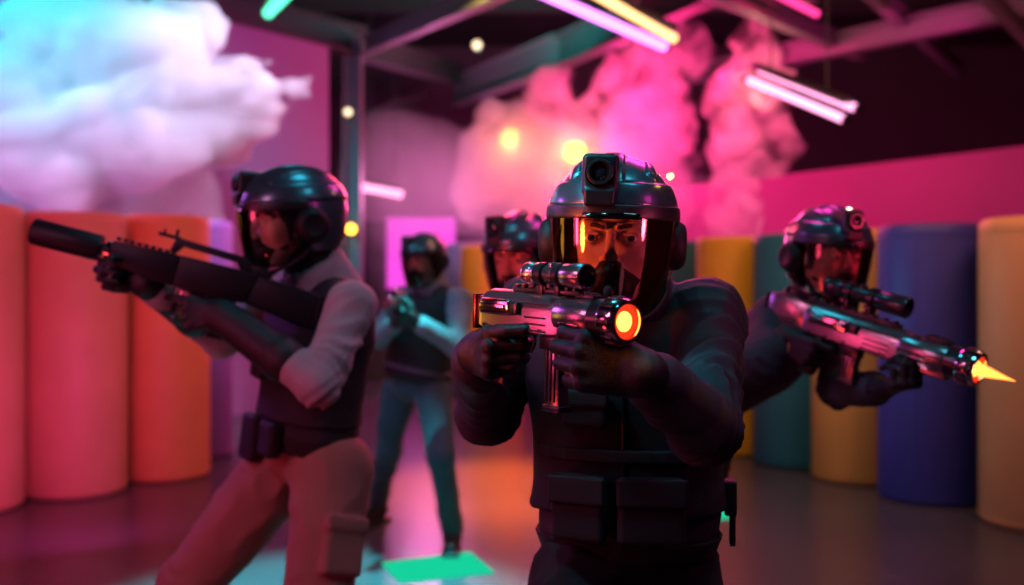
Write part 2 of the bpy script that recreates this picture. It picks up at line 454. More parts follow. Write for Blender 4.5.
# ------------------------------------------------------------------ hands
def hand_sdf(W, Fd, N, side, curls=(65, 80, 50), idx=None, thumb='wrap', sc_=1.06, r0=.0098, dirarm=None, k=.0035):
    """W wrist, Fd wrist->knuckles, N palm normal; side 'L'/'R'"""
    W = np.asarray(W, float); Fd = nrm(Fd); N = nrm(np.asarray(N, float) - (np.asarray(N, float) @ Fd) * Fd)
    T = np.cross(Fd, N) if side == 'R' else np.cross(N, Fd)
    offs = (.031, .0105, -.0105, -.030); klen = (.092, .096, .091, .082)
    L3 = ((.044, .027, .023), (.048, .030, .024), (.044, .028, .023), (.034, .021, .020))
    palm = []; fingers = []
    for q in range(4):
        kn = W + Fd * klen[q] * sc_ + T * offs[q] * sc_ - N * .004
        palm.append(cap(W + T * offs[q] * .55 * sc_ + Fd * .008, kn, .0155 * sc_, .0125 * sc_))
        c = curls if not (q == 0 and idx is not None) else idx
        ang = 0; p = kn; ch = []; r = (r0, r0 + .0004, r0 - .0001, r0 - .0012)[q] * sc_
        for s in range(3):
            ang += math.radians(c[s] + (q * 3 if s == 0 else 0)); d = Fd * math.cos(ang) + N * math.sin(ang)
            p2 = p + d * L3[q][s] * sc_; ch.append(cap(p, p2, r * (1.10 - .08 * s), r * (1.02 - .09 * s)))
            if s == 0: ch.append(cap(p - N * .002, p - N * .0021, r * 1.22))
            p = p2
        fingers.append(union(ch, .003))
    pm = union(palm, .014)
    tb = W + Fd * .026 * sc_ + T * .022 * sc_ + N * .006
    if thumb == 'wrap': ds = (Fd * .62 + T * .55 + N * .55, Fd * .55 + T * .05 + N * .85, Fd * .35 - T * .15 + N * .95)
    else: ds = (Fd * .7 + T * .65 + N * .25, Fd * .95 + T * .15 + N * .2, Fd * 1. - T * .05 + N * .15)
    p = tb; th = []
    for d, l, ra, rb in zip(ds, (.045, .034, .028), (.0165, .0128, .0118), (.0125, .0115, .0095)):
        p2 = p + nrm(d) * l * sc_; th.append(cap(p, p2, ra * sc_, rb * sc_)); p = p2
    thumb_ = union(th, .006)
    H = union([pm, thumb_], .012)
    for fg in fingers: H = union([H, fg], k)
    return H
def glove_sdf(h, W, elbow, cuff=.055, r=.036):
    W = np.asarray(W, float); u = nrm(np.asarray(elbow) - W)
    g = union([h, cap(W - u * .01, W + u * cuff, r * .92, r * 1.12)], .018)
    g = wrinkle(g, .0011, 11, 160)
    g = union([g, cap(W + u * cuff, W + u * (cuff + .006), r * 1.22)], .003)
    g = sub(g, inter(cap(W + u * .018, W + u * .03, r * 1.3), sub(cap(W + u * .02, W + u * .022, r * 1.3), cap(W - u * .1, W + u * .1, r * .98)), .002), .003)
    return g

# ------------------------------------------------------------------ a person
TS = (0, .12, .30, .50, .70, .86, .95, 1.0)
TW = (.150, .172, .158, .160, .176, .172, .120, .075)
TD = (.100, .115, .105, .110, .122, .108, .085, .070)
def make_person(label, J, look, fine=False):
    """J: joints in metres (world); look: materials and options"""
    root_loc = V((J['anL'][0] + J['anR'][0]) / 2, (J['anL'][1] + J['anR'][1]) / 2, 0)
    root = empty('person', root_loc); tag(root, label, 'person', look.get('group'))
    off = root_loc; hs = J.get('hscale', 1.0); R = rotm(*J['hrot']); H = J['head']
    vx = look.get('vox', .009)
    def wl(p): return H + R @ (np.asarray(p, float) * hs)
    P, N = J['pelvis'], J['neck']; lat = nrm(J['lat']); up = nrm(N - P); lat = nrm(lat - (lat @ up) * up); fwd = nrm(np.cross(lat, up)) * -1
    if fwd @ (R @ V(0, -1, 0)) < 0: fwd = -fwd
    g = look.get('girth', 1.0)
    def trunk(extra, t0=0, t1=1.0, tdn=0.):
        ts = [t for t in np.linspace(t0, t1, 14)]
        return loft(P, N, lat, ts, [np.interp(t, TS, TW) * g + extra for t in ts], [np.interp(t, TS, TD) * g + extra + tdn for t in ts])
    # --- body: separate skins overlapping at the neck, joined in one object (head detailed, limbs under the clothes)
    hv, hf = HEAD_FINE if fine else HEAD_ROUGH
    hv = (hv * hs) @ R.T + H
    nb = wl((0, .03, -.07))
    hands = {}
    for s in 'LR':
        if 'hd' + s in J: hands[s] = hand_sdf(side=s, **J['hd' + s])
    limbs = [trunk(-.012), cap(nb, N - up * .03, .052, .058)]
    for s in 'LR':
        limbs += [cap(J['sh' + s], J['el' + s], .046, .038), cap(J['el' + s], J['wr' + s], .036, .026), cap(J['sh' + s], N - up * .03, .045),
                  cap(J['hip' + s], J['kn' + s], .075, .052), cap(J['kn' + s], J['an' + s], .048, .036), cap(J['hip' + s], P, .08),
                  cap(J['an' + s], J['an' + s] + nrm(J['toe' + s]) * .09 - V(0, 0, .04), .032, .022)]
    bodyf = union(limbs, .025)
    for s in hands: bodyf = union([bodyf, infl(hands[s], -.0015)], .004)
    bv, bf = surf(bodyf, .009)
    v, f = join_geo((hv, hf), (bv, bf))
    obj('body', mesh_np('body', v - off, f, M['skin']), root)
    # eyes, eyebrows
    Rm = Matrix(R.tolist()).to_4x4()
    def place(name, me, parent, p=(0, 0, 0), rot=None, s=None):
        o = bpy.data.objects.new(name, me); C.objects.link(o); o.parent = parent
        o.matrix_local = Matrix.Translation(Vector(wl(p) - off)) @ Rm @ (rot or Matrix.Identity(4)) @ Matrix.Diagonal((*(s or (hs, hs, hs)), 1))
        return o
    for sx in (-1, 1):
        gz = J.get('gaze', (0, 0))
        rr = Matrix.Rotation(math.radians(gz[0]), 4, 'Z') @ Matrix.Rotation(math.radians(gz[1]), 4, 'X')
        e = place('eye', EYEM[0], root, (sx * EYE, -.0778, -.001), rr)
        for nme, me in (('iris', EYEM[1]), ('pupil', EYEM[2])):
            c = bpy.data.objects.new(nme, me); C.objects.link(c); c.parent = e
    for me in BROWS: place('eyebrow', me, root)
    # balaclava round neck and head
    N_l = (R.T @ (N + up * .0 - H)) / hs
    bal = union([infl(ell((0, .016, .026), (.077, .096, .098)), .004), ell((0, .0, -.052), (.068, .078, .070)), cap((0, .035, -.07), N_l, .066, .078)], .03)
    bal = sub(bal, union([ell((0, -.095, -.028), (.073, .084, .072)), rbox((0, -.105, -.018), (.070, .070, .052), .03)], .02), .008)
    bal = wrinkle(bal, .0022, 21, 60)
    v, f = surf(bal, .0036 if fine else .005)
    obj('balaclava', mesh_np('balaclava', (v * hs) @ R.T + H - off, f, M[look.get('hood', 'vest')]), root)
    # helmet
    hm = place('helmet', HM['shell'], root)
    def under(nm, me):
        c = bpy.data.objects.new(nm, me); C.objects.link(c); c.parent = hm; return c
    under('brim', HM['brim']); under('visor', HM['visor']); under('visor_rim', HM['rim']); under('chin_strap', HM['strap'])
    for e in HM['ears']: under('ear_pad', e)
    if look.get('camera', True):
        under('helmet_camera', HM['camera']); under('lens_ring', HM['lensring']); under('camera_lens', HM['lens'])
    if look.get('led'): under('status_light', HM['led'])
    if look.get('hl'): under('headlamp', HM['hl'])
    place('face_mask', HM['mask'], root)
    # jacket
    jm = look['jacket']; jt = trunk(.014, .02, 1.0)
    a1 = [jt]
    for s in 'LR':
        a1 += [cap(N - up * .025, J['sh' + s] - up * .005, .066, .060), ell(J['sh' + s], (.064,) * 3), cap(J['sh' + s], J['el' + s], .065, .058)]
    jk = union(a1, .03)
    for s in 'LR':
        w = J['wr' + s]; u = nrm(J['el' + s] - w)
        fa = cap(J['el' + s], w + u * .035, .058, .043)
        jk = union([jk, fa], .022)
    jk = wrinkle(wrinkle(jk, .0065, look.get('seed', 1) + 30, 17), .0060, look.get('seed', 1), 38)
    for s in 'LR':
        e = J['el' + s]; jk = folds(jk, e, J['wr' + s] - e, .12, .009, .045, 3); jk = folds(jk, J['sh' + s] * .6 + e * .4, e - J['sh' + s] + V(.1, -.1, .06), .12, .007, .06, 5)
    rings = []
    for s in 'LR':
        w = J['wr' + s]; u = nrm(J['el' + s] - w); rings.append(cap(w + u * .035, w + u * .055, .048, .049))
    jk = union([jk] + rings, .006)
    nu = nrm(nb - N)
    col = sub(cap(N - nu * .045, N + nu * .045, .106, .098), cap(N - nu * .1, N + nu * .12, .080, .080), .004)
    jk = union([jk, col], .012)
    jk = sub(jk, cap(N + nu * .01, N + nu * .2, .070), .006)
    sobj('jacket', jk, vx, M[jm], root, off)
    # trousers
    lg = look.get('leg', 1.0)
    tr = [ell(P + up * .02, (.165 * g, .118 * g, .12), np.stack([lat, fwd, up], 1))]
    for s in 'LR': tr += [cap(J['hip' + s], J['kn' + s], .098 * lg, .074 * lg), cap(J['kn' + s], J['an' + s] + V(0, 0, .02), .070 * lg, .058 * lg)]
    tr = wrinkle(wrinkle(union(tr, .035), .013, look.get('seed', 1) + 19, 15), .007, look.get('seed', 1) + 9, 34)
    if look.get('cargo'):
        for s in 'LR':
            u_ = nrm(J['hip' + s] - J['kn' + s]); o2 = (1 if s == 'L' else -1) * lat; o2 = nrm(o2 - (o2 @ u_) * u_); o3 = np.cross(u_, o2)
            c_ = J['kn' + s] + u_ * .20 + o2 * .082 * lg
            tr = union([tr, rbox(c_, (.022, .062, .080), .012, np.stack([o2, o3, u_], 1)), rbox(c_ + u_ * .06 + o2 * .008, (.022, .066, .022), .006, np.stack([o2, o3, u_], 1))], .006)
    for s in 'LR': tr = folds(tr, J['kn' + s], J['an' + s] - J['kn' + s], .12, .007, .04, 8); tr = folds(tr, J['hip' + s], J['kn' + s] - J['hip' + s], .12, .006, .05, 4)
    sobj('trousers', tr, max(vx, .008), M[look['trousers']], root, off)
    # boots
    for s in 'LR':
        a = J['an' + s]; t = nrm(V(*J['toe' + s][:2], 0)); sd = np.cross(t, V(0, 0, 1)); Rb = np.stack([t, sd, V(0, 0, 1)], 1)
        b = union([cap(a + V(0, 0, .09), a - V(0, 0, .01), .055, .050), cap(a - V(0, 0, .03) - t * .03, a + t * .13 - V(0, 0, .045), .043, .038)], .03)
        b = union([b, rbox(V(a[0], a[1], .016) + t * .055, (.135, .048, .014), .008, Rb)], .006)
        b = sub(b, plane((0, 0, .001), (0, 0, -1)) if False else rbox((a[0], a[1], -.1), (.5, .5, .101), .001), .001)
        sobj('boot', b, .008, M['boot'], root, off)
    # vest
    if look.get('vest'):
        ex = look.get('vest_ex', .030)
        vs = trunk(ex, .20, .94)
        holes = []
        for s in 'LR':
            o_ = J['sh' + s]; out = nrm(o_ - (N - up * .06))
            holes += [cap(o_ + out * .055, o_ + out * .25, .078), cap(o_ + out * .05 - up * .05, o_ + out * .2 - up * .08, .074)]
        vs = union([vs] + [cap(N - up * .030 + (J['sh' + sg] - N) * .45, N - up * .030 + (J['sh' + sg] - N) * .75, .082) for sg in 'LR'], .02)
        vs = sub(vs, union(holes, .02), .02)
        vs = sub(vs, cap(N - up * .0, N + up * .25, .080, .12), .015)
        vs = sub(vs, trunk(.006, -.2, 1.3) if False else trunk(.010, .1, .99), .004)
        vs = wrinkle(vs, .0028, look.get('seed', 1) + 3, 40)
        ve = sobj('vest', vs, vx, M[look['vest']], root, off)
        def on(t, x, d=0.):
            w = np.interp(t, TS, TW) * g + ex; dd = np.interp(t, TS, TD) * g + ex
            a = x / w; dep = dd * (1 - min(abs(a), .98) ** 2.4) ** (1 / 2.4)
            return P + (N - P) * t + lat * x + fwd * (dep + d)
        def basis(t, x):
            p1 = on(t, x + .01); p0 = on(t, x - .01); l = nrm(p1 - p0); n_ = nrm(np.cross(l, up)); n_ = n_ if n_ @ fwd > 0 else -n_
            return np.stack([l, n_, np.cross(l, n_) * (1 if (np.cross(l, n_) @ up) > 0 else -1)], 1)
        for t, x, w, h, th in look.get('pouches', ()):
            B = basis(t, x); c = on(t, x, .012)
            pf = wrinkle(rbox(c, (w / 2, th / 2, h / 2), .012, B), .0018, 40, 50)
            po = sobj('pouch', pf, .004, M[look['vest']], ve, off)
            po.parent = root
            fl = rbox(c + B[:, 1] * (th / 2 + .001) + B[:, 2] * h * .30, (w / 2 + .003, .006, h * .22), .005, B)
            f_ = sobj('pouch_flap', fl, .003, M['webbing'], po, off)
        for t, x0, x1 in look.get('webs', ()):
            pts = [on(t, x, .004) for x in np.linspace(x0, x1, 12)]
            Bz = up
            segs = [rbox((p + q) / 2, (np.linalg.norm(q - p) / 2 + .002, .0035, .0125), .002, np.stack([nrm(q - p), nrm(np.cross(Bz, q - p)), Bz], 1)) for p, q in zip(pts, pts[1:])]
            sobj('webbing_strap', union(segs, .002), .003, M['webbing'], root, off)
        if look.get('zip'):
            segs = [cap(on(t, .0, .002), on(t + .05, .0, .002), .0035) for t in np.arange(.22, .82, .05)]
            sobj('zip', union(segs, .002), .0025, M['gundark'], root, off)
        if look.get('side_buckle'):
            sx = look['side_buckle']
            w = np.interp(.3, TS, TW) * g + ex
            b0 = P + (N - P) * .24 + lat * sx * (w + .012)
            bs = union([rbox(b0, (.012, .022, .034), .004, np.stack([lat, fwd, up], 1)), rbox(b0 - up * .05 + lat * sx * .004, (.006, .013, .045), .003, np.stack([lat, fwd, up], 1))], .004)
            sobj('side_buckle', bs, .003, M['webbing'], root, off)
    if look.get('belt'):
        h0, h1 = look['belt']
        bt = sub(trunk(look.get('beltx', .026), h0, h1), trunk(.008, h0 - .2, h1 + .2), .003)
        sobj('belt', wrinkle(bt, .0015, 2, 40), .005, M['webbing'], root, off)
        for t, x, w, h, th in look.get('beltpouches', ()):
            w_ = np.interp(t, TS, TW) * g; dd = np.interp(t, TS, TD) * g
            a = min(abs(x / w_), .98); dep = dd * (1 - a ** 2.4) ** (1 / 2.4)
            c = P + (N - P) * t + lat * x + fwd * (dep + .04)
            sobj('belt_pouch', wrinkle(rbox(c, (w / 2, th / 2, h / 2), .014, np.stack([lat, fwd, up], 1)), .002, 33, 45), .005, M['webbing'], root, off)
    # gloves
    for s in hands:
        gl = glove_sdf(hands[s], J['wr' + s], J['el' + s], J.get('cuff' + s, .055), J.get('cuffr' + s, .036))
        sobj('glove', gl, .0028 if fine else .004, M['glove'], root, off)
    return root
# ------------------------------------------------------------------ guns (local: barrel along +X, up +Z, right side -Y)
def gun_root(name, label, rear, muzzle, roll=0):
    rear = Vector(rear); muzzle = Vector(muzzle); x = (muzzle - rear).normalized(); y = Vector((0, 0, 1)).cross(x).normalized(); z = x.cross(y)
    Mx = Matrix((x, y, z)).transposed() @ Matrix.Rotation(math.radians(roll), 3, 'X')
    r = empty(name, rear); r.rotation_euler = Mx.to_euler(); tag(r, label, 'toy gun')
    return r, np.array(Mx), (muzzle - rear).length
def scope(root, x0, x1, z, r=.017, seg=36, mat_='gunmetal'):
    L = x1 - x0
    mb = MB(); mb.lathe((x0, 0, z), (x1, 0, z), [(0, r * .72), (0, r * 1.02), (.03, r * 1.08), (.12, r * 1.08), (.14, r * .98), (.16, r * .98), (.18, r * 1.06), (.22, r * 1.06), (.24, r * .86), (.60, r * .86), (.66, r), (.68, r * 1.1), (.985, r * 1.16), (1, r * 1.10), (1, r * .98), (.93, r * .92), (.93, 0)], seg)
    s = mb.build('scope', M[mat_], root)
    mb = MB(); mb.lathe((x1 - L * .06, 0, z), (x1 - L * .04, 0, z), [(0, r * .95), (.5, r * .7), (1, 0)], seg); mb.build('scope_lens', M['lensglass'], s)
    mb = MB()
    for f in (.30, .58):
        xx = x0 + L * f; mb.cyl((xx - .006, 0, z), (xx + .006, 0, z), r * 1.12, seg=seg)
        mb.box((xx, 0, z - r * 1.25), (.014, r * 1.3, r * 1.1), .002)
        mb.cyl((xx, -r * 1.2, z - r * .9), (xx, -r * 1.55, z - r * .9), .004, seg=12)
    mb.build('scope_mount', M['gundark'], s)
    mb = MB(); mb.lathe((x0 + L * .44, 0, z + r * .7), (x0 + L * .44, 0, z + r * 1.12), [(0, r * .5), (.7, r * .5), (1, r * .42)], 20); mb.build('turret', M[mat_], s)
def lowers(root, gx, mx, mag_len, z0=-.03, gm='gundark', mm='gunmetal', mw=.034):
    # pistol grip
    pts = [(gx + .020, z0 + .005), (gx + .014, z0 - .05), (gx + .004, z0 - .098), (gx - .034, z0 - .092), (gx - .022, z0 - .045), (gx - .020, z0 + .005)]
    mb = MB(); mb.prism(pts, -.014, .014, .005); gr = mb.build('pistol_grip', M[gm], root)
    mb = MB()
    tp = [(gx + .022, z0), (gx + .026, z0 - .030), (gx + .042, z0 - .036), (gx + .058, z0 - .034), (gx + .066, z0 - .022), (gx + .066, z0)]
    mb.tube([(a, 0, b) for a, b in tp], .003, 8); mb.build('trigger_guard', M[gm], root)
    mb = MB(); mb.tube([(gx + .042, 0, z0), (gx + .044, 0, z0 - .012), (gx + .040, 0, z0 - .024)], .003, 8); mb.build('trigger', M['chrome'], root)
    # magazine
    mb = MB(); mb.box((mx, 0, z0 - .012), (mw + .014, .030, .030), .003); mb.build('magazine_well', M[gm], root)
    mb = MB(); mb.prism([(mx - mw / 2, z0), (mx + mw / 2, z0), (mx + mw / 2 + .006, z0 - mag_len), (mx - mw / 2 + .006, z0 - mag_len)], -.011, .011, .002)
    mg = mb.build('magazine', M[mm], root)
    mb = MB()
    for k in range(3):
        mb.box((mx - mw * .28 + k * mw * .28 + .003, -.0115, z0 - mag_len * .55), (.003, .003, mag_len * .72), .001)
    mb.build('magazine_rib', M['gundark'], mg)
    mb = MB(); mb.box((mx + .006, 0, z0 - mag_len), (mw + .008, .028, .010), .002); mb.build('magazine_floorplate', M['gundark'], mg)
def muzzle(root, L, r=.034, flame=0., seg=48):
    mb = MB(); mb.lathe((L - .075, 0, 0), (L - .030, 0, 0), [(0, r * .70), (0, r * .80), (.3, r * .80), (.35, r * .9), (.9, r * .9), (1, r * .8)], seg); mb.build('muzzle_collar', M['gundark'], root)
    mb = MB(); mb.lathe((L - .036, 0, 0), (L, 0, 0), [(0, r * .80), (0, r * .95), (.12, r), (.85, r), (1, r * .93), (1, r * .76), (.70, r * .68), (.30, r * .66), (.3, 0)], seg)
    mr = mb.build('muzzle_ring', M['chrome'], root)
    mb = MB()
    for k in range(16):
        a = 2 * PI * k / 16; c = (L - .020, math.cos(a) * r * 1.0, math.sin(a) * r * 1.0); mb.box(c, (.022, .0065, .005), .001, (a + PI / 2, 0, 0))
    mb.build('cooling_fin', M['gundark'], mr)
    mb = MB(); mb.lathe((L - .014, 0, 0), (L - .004, 0, 0), [(0, r * .40), (0, r * .68), (.7, r * .72), (1, r * .66), (.8, r * .55), (.6, r * .45), (.5, r * .40)], seg, False); mb.build('glow_ring', M['hotring'], root)
    mb = MB(); mb.lathe((L - .012, 0, 0), (L + .001, 0, 0), [(0, r * .44), (.4, r * .43), (.8, r * .26), (1, 0)], seg); mb.build('glow_lens', M['hotlens'], root)
    if flame:
        mb = MB(); mb.lathe((L - .008, 0, 0), (L + flame, 0, 0), [(0, r * .34), (.12, r * .36), (.4, r * .24), (.75, r * .09), (1, 0)], 24); fl = mb.build('muzzle_flame', M['flame'], root)
        mb = MB(); mb.lathe((L - .012, 0, 0), (L - .001, 0, 0), [(0, r * .3), (.5, r * .3), (1, 0)], 24); mb.build('flame_root', M['flamecore'], fl)
def blaster(root, L, x0=.0, stock=0., scope_x=(.115, .265), sz=.062, r=.034, mag=.115, flame=0., sr=.018, sm='gunmetal'):
    """receiver from x0, barrel shroud to the muzzle at L"""
    B = (L - .03 - x0)                     # body length
    rx1 = x0 + B * .62
    # receiver: rounded top, flat flanks
    prof = [(-.026, -.030), (-.026, .006), (-.022, .020), (-.012, .030), (0, .034), (.012, .030), (.022, .020), (.026, .006), (.026, -.030), (.016, -.036), (-.016, -.036)]
    bm = bmesh.new(); secs = [(x0, .90), (x0 + .012, 1), (rx1, 1), (rx1 + .02, .93), (rx1 + .03, .86)]
    rings = [[bm.verts.new((x, y * k, z * k)) for y, z in prof] for x, k in secs]
    n = len(prof)
    for p, q in zip(rings, rings[1:]):
        for k in range(n): bm.faces.new((p[k], p[(k + 1) % n], q[(k + 1) % n], q[k]))
    bm.faces.new(rings[0][::-1]); bm.faces.new(rings[-1])
    mb = MB(); mb.bm = bm; mb.build('receiver', M['gunmetal'], root)
    # flank plates and recesses
    mb = MB(); mb.box((x0 + B * .18, -.0285, .006), (B * .26, .014, .026), .004); mb.box((x0 + B * .17, -.0365, .006), (B * .22, .004, .010), .0015)
    mb.build('ejection_cover', M['chrome'], root)
    mb = MB(); mb.box((x0 + B * .345, -.0275, .006), (B * .06, .013, .021), .003); mb.build('bolt_block', M['gundark'], root)
    for k in range(3): mb = MB(); mb.box((x0 + B * (.50 + 0), -.0268, -.006 - k * .0105), (B * .17, .003, .003), .001); mb.build('side_slot', M['gundark'], root)
    mb = MB(); mb.box((x0 + B * .44, -.0268, .016), (B * .30, .003, .002), .0008); mb.build('side_seam', M['gundark'], root)
    for k in range(5): mb = MB(); mb.cyl((x0 + B * (.06 + .12 * k), -.0255, -.026), (x0 + B * (.06 + .12 * k), -.0285, -.026), .0028, seg=12); mb.build('rivet', M['gundark'], root)
    # barrel shroud
    mb = MB(); a, b = rx1 + .004, L - .055
    mb.lathe((a, 0, 0), (b, 0, 0), [(0, r * .80), (.05, r * .88), (.8, r * .86), (.92, r * .80), (1, r * .74)], 48); mb.build('barrel_shroud', M['gunmetal'], root)
    mb = MB(); w = b - a
    for k in range(3):
        ang = math.radians(200 + k * 24); yy, zz = math.cos(ang) * r * .875, math.sin(ang) * r * .875
        mb.box((a + w * .48, yy, zz), (w * .55, .004, .0045), .0015, (ang + PI / 2, 0, 0))
    mb.build('vent_slot', M['chrome'], root)
    mb = MB(); mb.box((a + w * .66, 0, r * .93), (w * .50, .020, .007), .0015)
    for k in range(5): mb.box((a + w * (.48 + .09 * k), 0, r * 1.04), (w * .045, .018, .005), .001)
    mb.build('front_rail', M['gundark'], root)
    mb = MB(); mb.box((a + w * .45, 0, -r * .86), (w * 1.1, .026, .020), .004); mb.box((a + w * .2, 0, -r * 1.1), (w * .5, .020, .010), .003); mb.build('handguard', M['gunmetal'], root)
    # top rail under the scope
    mb = MB(); s0, s1 = scope_x; mb.box(((s0 + s1) / 2 - .02, 0, .036), ((s1 - s0) * 1.15, .018, .007), .0015)
    for k in range(9): mb.box((s0 - .02 + (s1 - s0) * k / 8, 0, .0415), (.008, .020, .006), .001)
    mb.build('top_rail', M['gundark'], root)
    scope(root, s0, s1, sz, sr, mat_=sm)
    muzzle(root, L, r, flame)

# ------------------------------------------------------------------ main person
rear1 = at(484, 307, 1.72); muz1 = at(628, 322, 1.45)
g1, R1, L1 = gun_root('toy_blaster', 'silver toy blaster with short scope and round glowing orange muzzle, held by the central player', rear1, muz1)
blaster(g1, L1, .018, 0, (.118, .258), .062, .0345, mag=.12)
lowers(g1, .072, .190, .118, -.030)
mb = MB(); mb.box((.012, 0, -.004), (.024, .036, .050), .004); mb.box((-.001, 0, -.006), (.010, .042, .060), .003); mb.build('butt_plate', M['redring'], g1)
def gp(root_loc, Rm, p): return np.asarray(root_loc) + Rm @ np.asarray(p, float)
def g1p(*p): return gp(rear1, R1, p)
FW1, LF1, UP1 = R1[:, 0], R1[:, 1], R1[:, 2]
# right hand round the pistol grip, left hand round the magazine from the camera's side
FR1 = nrm(V(.30, -.93, .10)); NR1 = LF1 * .9 + V(.2, 0, 0)
wrR1 = g1p(.068, -.004, -.072) - FR1 * .085 - nrm(NR1) * .030
wrL1 = at(648, 376, 1.485)
J1 = dict(head=at(612, 237, 1.85), hscale=1.06, hrot=(-7, 3, 2), gaze=(2, 0), neck=at(628, 306, 1.985), pelvis=at(628, 552, 1.99), lat=V(1, -.18, 0),
          shL=at(708, 316, 1.93), shR=at(533, 308, 2.10), elL=at(706, 428, 1.70), elR=at(488, 412, 1.99), wrL=wrL1, wrR=wrR1,
          hdR=dict(W=wrR1, Fd=FR1, N=NR1, curls=(62, 78, 45), idx=(22, 30, 20), sc_=1.08),
          hdL=dict(W=wrL1, Fd=nrm(V(-.93, .02, .22)), N=nrm(V(-.25, .95, .0)), curls=(48, 72, 48), sc_=1.12),
          hipL=V(.315, 1.99, .83), hipR=V(.135, 1.96, .83), knL=V(.42, 1.86, .46), knR=V(.02, 1.80, .46), anL=V(.48, 2.06, .09), anR=V(-.06, 1.95, .09), toeL=V(.3, -1, 0), toeR=V(-.35, -1, 0), cuffL=.075, cuffR=.06)
make_person('central player in black helmet and dark jacket aiming a glowing silver blaster at the viewer', J1,
            dict(jacket='jacket_dark', trousers='trousers_dark', vest='vest', vest_ex=.030, led=True, seed=1, vox=.0046, zip=True, side_buckle=1,
                 pouches=((.24, -.082, .105, .125, .036), (.24, .052, .125, .125, .036), (.62, -.07, .09, .07, .02)), webs=((.44, -.17, .17),), belt=(.02, .10), beltx=.018), fine=True)

# ------------------------------------------------------------------ right person
rear5 = at(772, 304, 2.86); muz5 = at(980, 370, 2.43); S5 = 1.25
g5, R5, L5 = gun_root('toy_blaster_rifle', 'long silver toy rifle with tubular scope and pointed orange muzzle flame, at the right', rear5, muz5)
g5.scale = (S5,) * 3; L5 /= S5
blaster(g5, L5, .10, 0, (.125, .315), .078, .036, mag=.1, flame=.07, sr=.0195, sm='gundark')
lowers(g5, .135, .215, .08, -.03)
mb = MB(); mb.prism([(.112, .026), (.112, -.030), (.085, -.034), (.065, -.028), (.045, -.036), (.028, -.054), (.0, -.058), (.0, .030), (.03, .036)], -.018, .018, .006); mb.build('stock', M['gunmetal'], g5)
mb = MB(); mb.prism([(.002, .030), (.002, -.058), (-.008, -.056), (-.008, .028)], -.019, .019, .003); mb.build('butt_pad', M['rubber'], g5)
def g5p(*p): return gp(rear5, R5, V(*p) * S5)
FW5, LF5, UP5 = R5[:, 0], R5[:, 1], R5[:, 2]
wrR5 = g5p(.135 - .072, -.030, -.064); wrL5 = g5p(.292, .006, -.105)
J5 = dict(head=at(829, 256, 2.88), hrot=(17, 6, 4), gaze=(3, 0), neck=at(806, 322, 3.02), pelvis=at(652, 428, 3.22), lat=V(.45, .85, -.12),
          shL=at(842, 332, 3.12), shR=at(777, 318, 2.90), elL=at(838, 388, 2.95), elR=at(756, 362, 2.80), wrL=wrL5, wrR=wrR5,
          hdR=dict(W=wrR5, Fd=FW5 - UP5 * .12, N=LF5, curls=(62, 78, 45), idx=(22, 30, 20)),
          hdL=dict(W=wrL5, Fd=FW5 * .75 + UP5 * .45 - LF5 * .35, N=UP5 * .8 - FW5 * .2, curls=(62, 70, 48), sc_=1.12),
          hipL=at(700, 452, 3.2), hipR=at(660, 455, 3.25), knL=V(.50, 3.0, .47), knR=V(.36, 3.02, .47), anL=V(.56, 3.2, .09), anR=V(.36, 3.2, .09), toeL=V(.3, -1, 0), toeR=V(0, -1, 0))
make_person('right-hand player leaning out with black helmet, aiming a long rifle with flame-tipped muzzle', J5,
            dict(jacket='jacket_teal', trousers='trousers_dark', vest='vest', vest_ex=.028, hl=True, camera=True, seed=4, vox=.008, girth=.84, hood='vest'))

# ------------------------------------------------------------------ left person
rear2 = at(318, 304, 2.80); muz2 = at(33, 231, 2.68)
g2, R2, L2 = gun_root('toy_rifle', 'matte black toy rifle with thick silencer and raised rail, held by the left-hand player', rear2, muz2)
k = L2 / .80
def X(t): return L2 - t * k     # t measured back from the muzzle
mb = MB(); mb.lathe((X(.0), 0, 0), (X(.185), 0, 0), [(0, .020), (0, .033), (.03, .036), (.97, .036), (1, .033), (1, .015)], 40); mb.build('silencer', M['matteblack'], g2)
mb = MB(); mb.cyl((X(.18), 0, 0), (X(.25), 0, 0), .016); mb.build('barrel', M['gundark'], g2)
mb = MB(); mb.lathe((X(.20), 0, 0), (X(.212), 0, 0), [(0, .02), (0, .026), (1, .026), (1, .02)], 24); mb.build('barrel_nut', M['chrome'], g2)
mb = MB(); mb.prism([(X(.215), -.032), (X(.215), .030), (X(.40), .036), (X(.40), -.050), (X(.34), -.050)], -.026, .026, .006); mb.build('handguard', M['matteblack'], g2)
mb = MB()
for q in range(9): mb.box((X(.225 + .019 * q), 0, .038), (.010, .022, .009), .0015)
mb.build('rail', M['matteblack'], g2)
mb = MB(); mb.prism([(X(.40), .036), (X(.40), -.050), (X(.45), -.058), (X(.60), -.050), (X(.62), .040)], -.028, .028, .006); mb.build('receiver', M['matteblack'], g2)
mb = MB(); mb.prism([(X(.375), .082), (X(.565), .076), (X(.60), .060), (X(.60), .034), (X(.565), .036), (X(.555), .058), (X(.395), .064), (X(.385), .040), (X(.365), .038)], -.013, .013, .003)
mb.box((X(.355), 0, .080), (.06, .020, .010), .002); mb.box((X(.372), 0, .092), (.008, .012, .022), .002); mb.box((X(.338), 0, .088), (.006, .010, .014), .002)
mb.build('carry_handle', M['matteblack'], g2)
mb = MB(); mb.prism([(X(.595), .060), (X(.64), .058), (X(.66), .036), (X(.60), .034)], -.018, .018, .004); mb.build('rear_sight', M['matteblack'], g2)
mb = MB(); mb.prism([(X(.60), .038), (X(.80), .026), (X(.80), -.070), (X(.76), -.072), (X(.60), -.050)], -.021, .021, .008); mb.build('stock', M['matteblack'], g2)
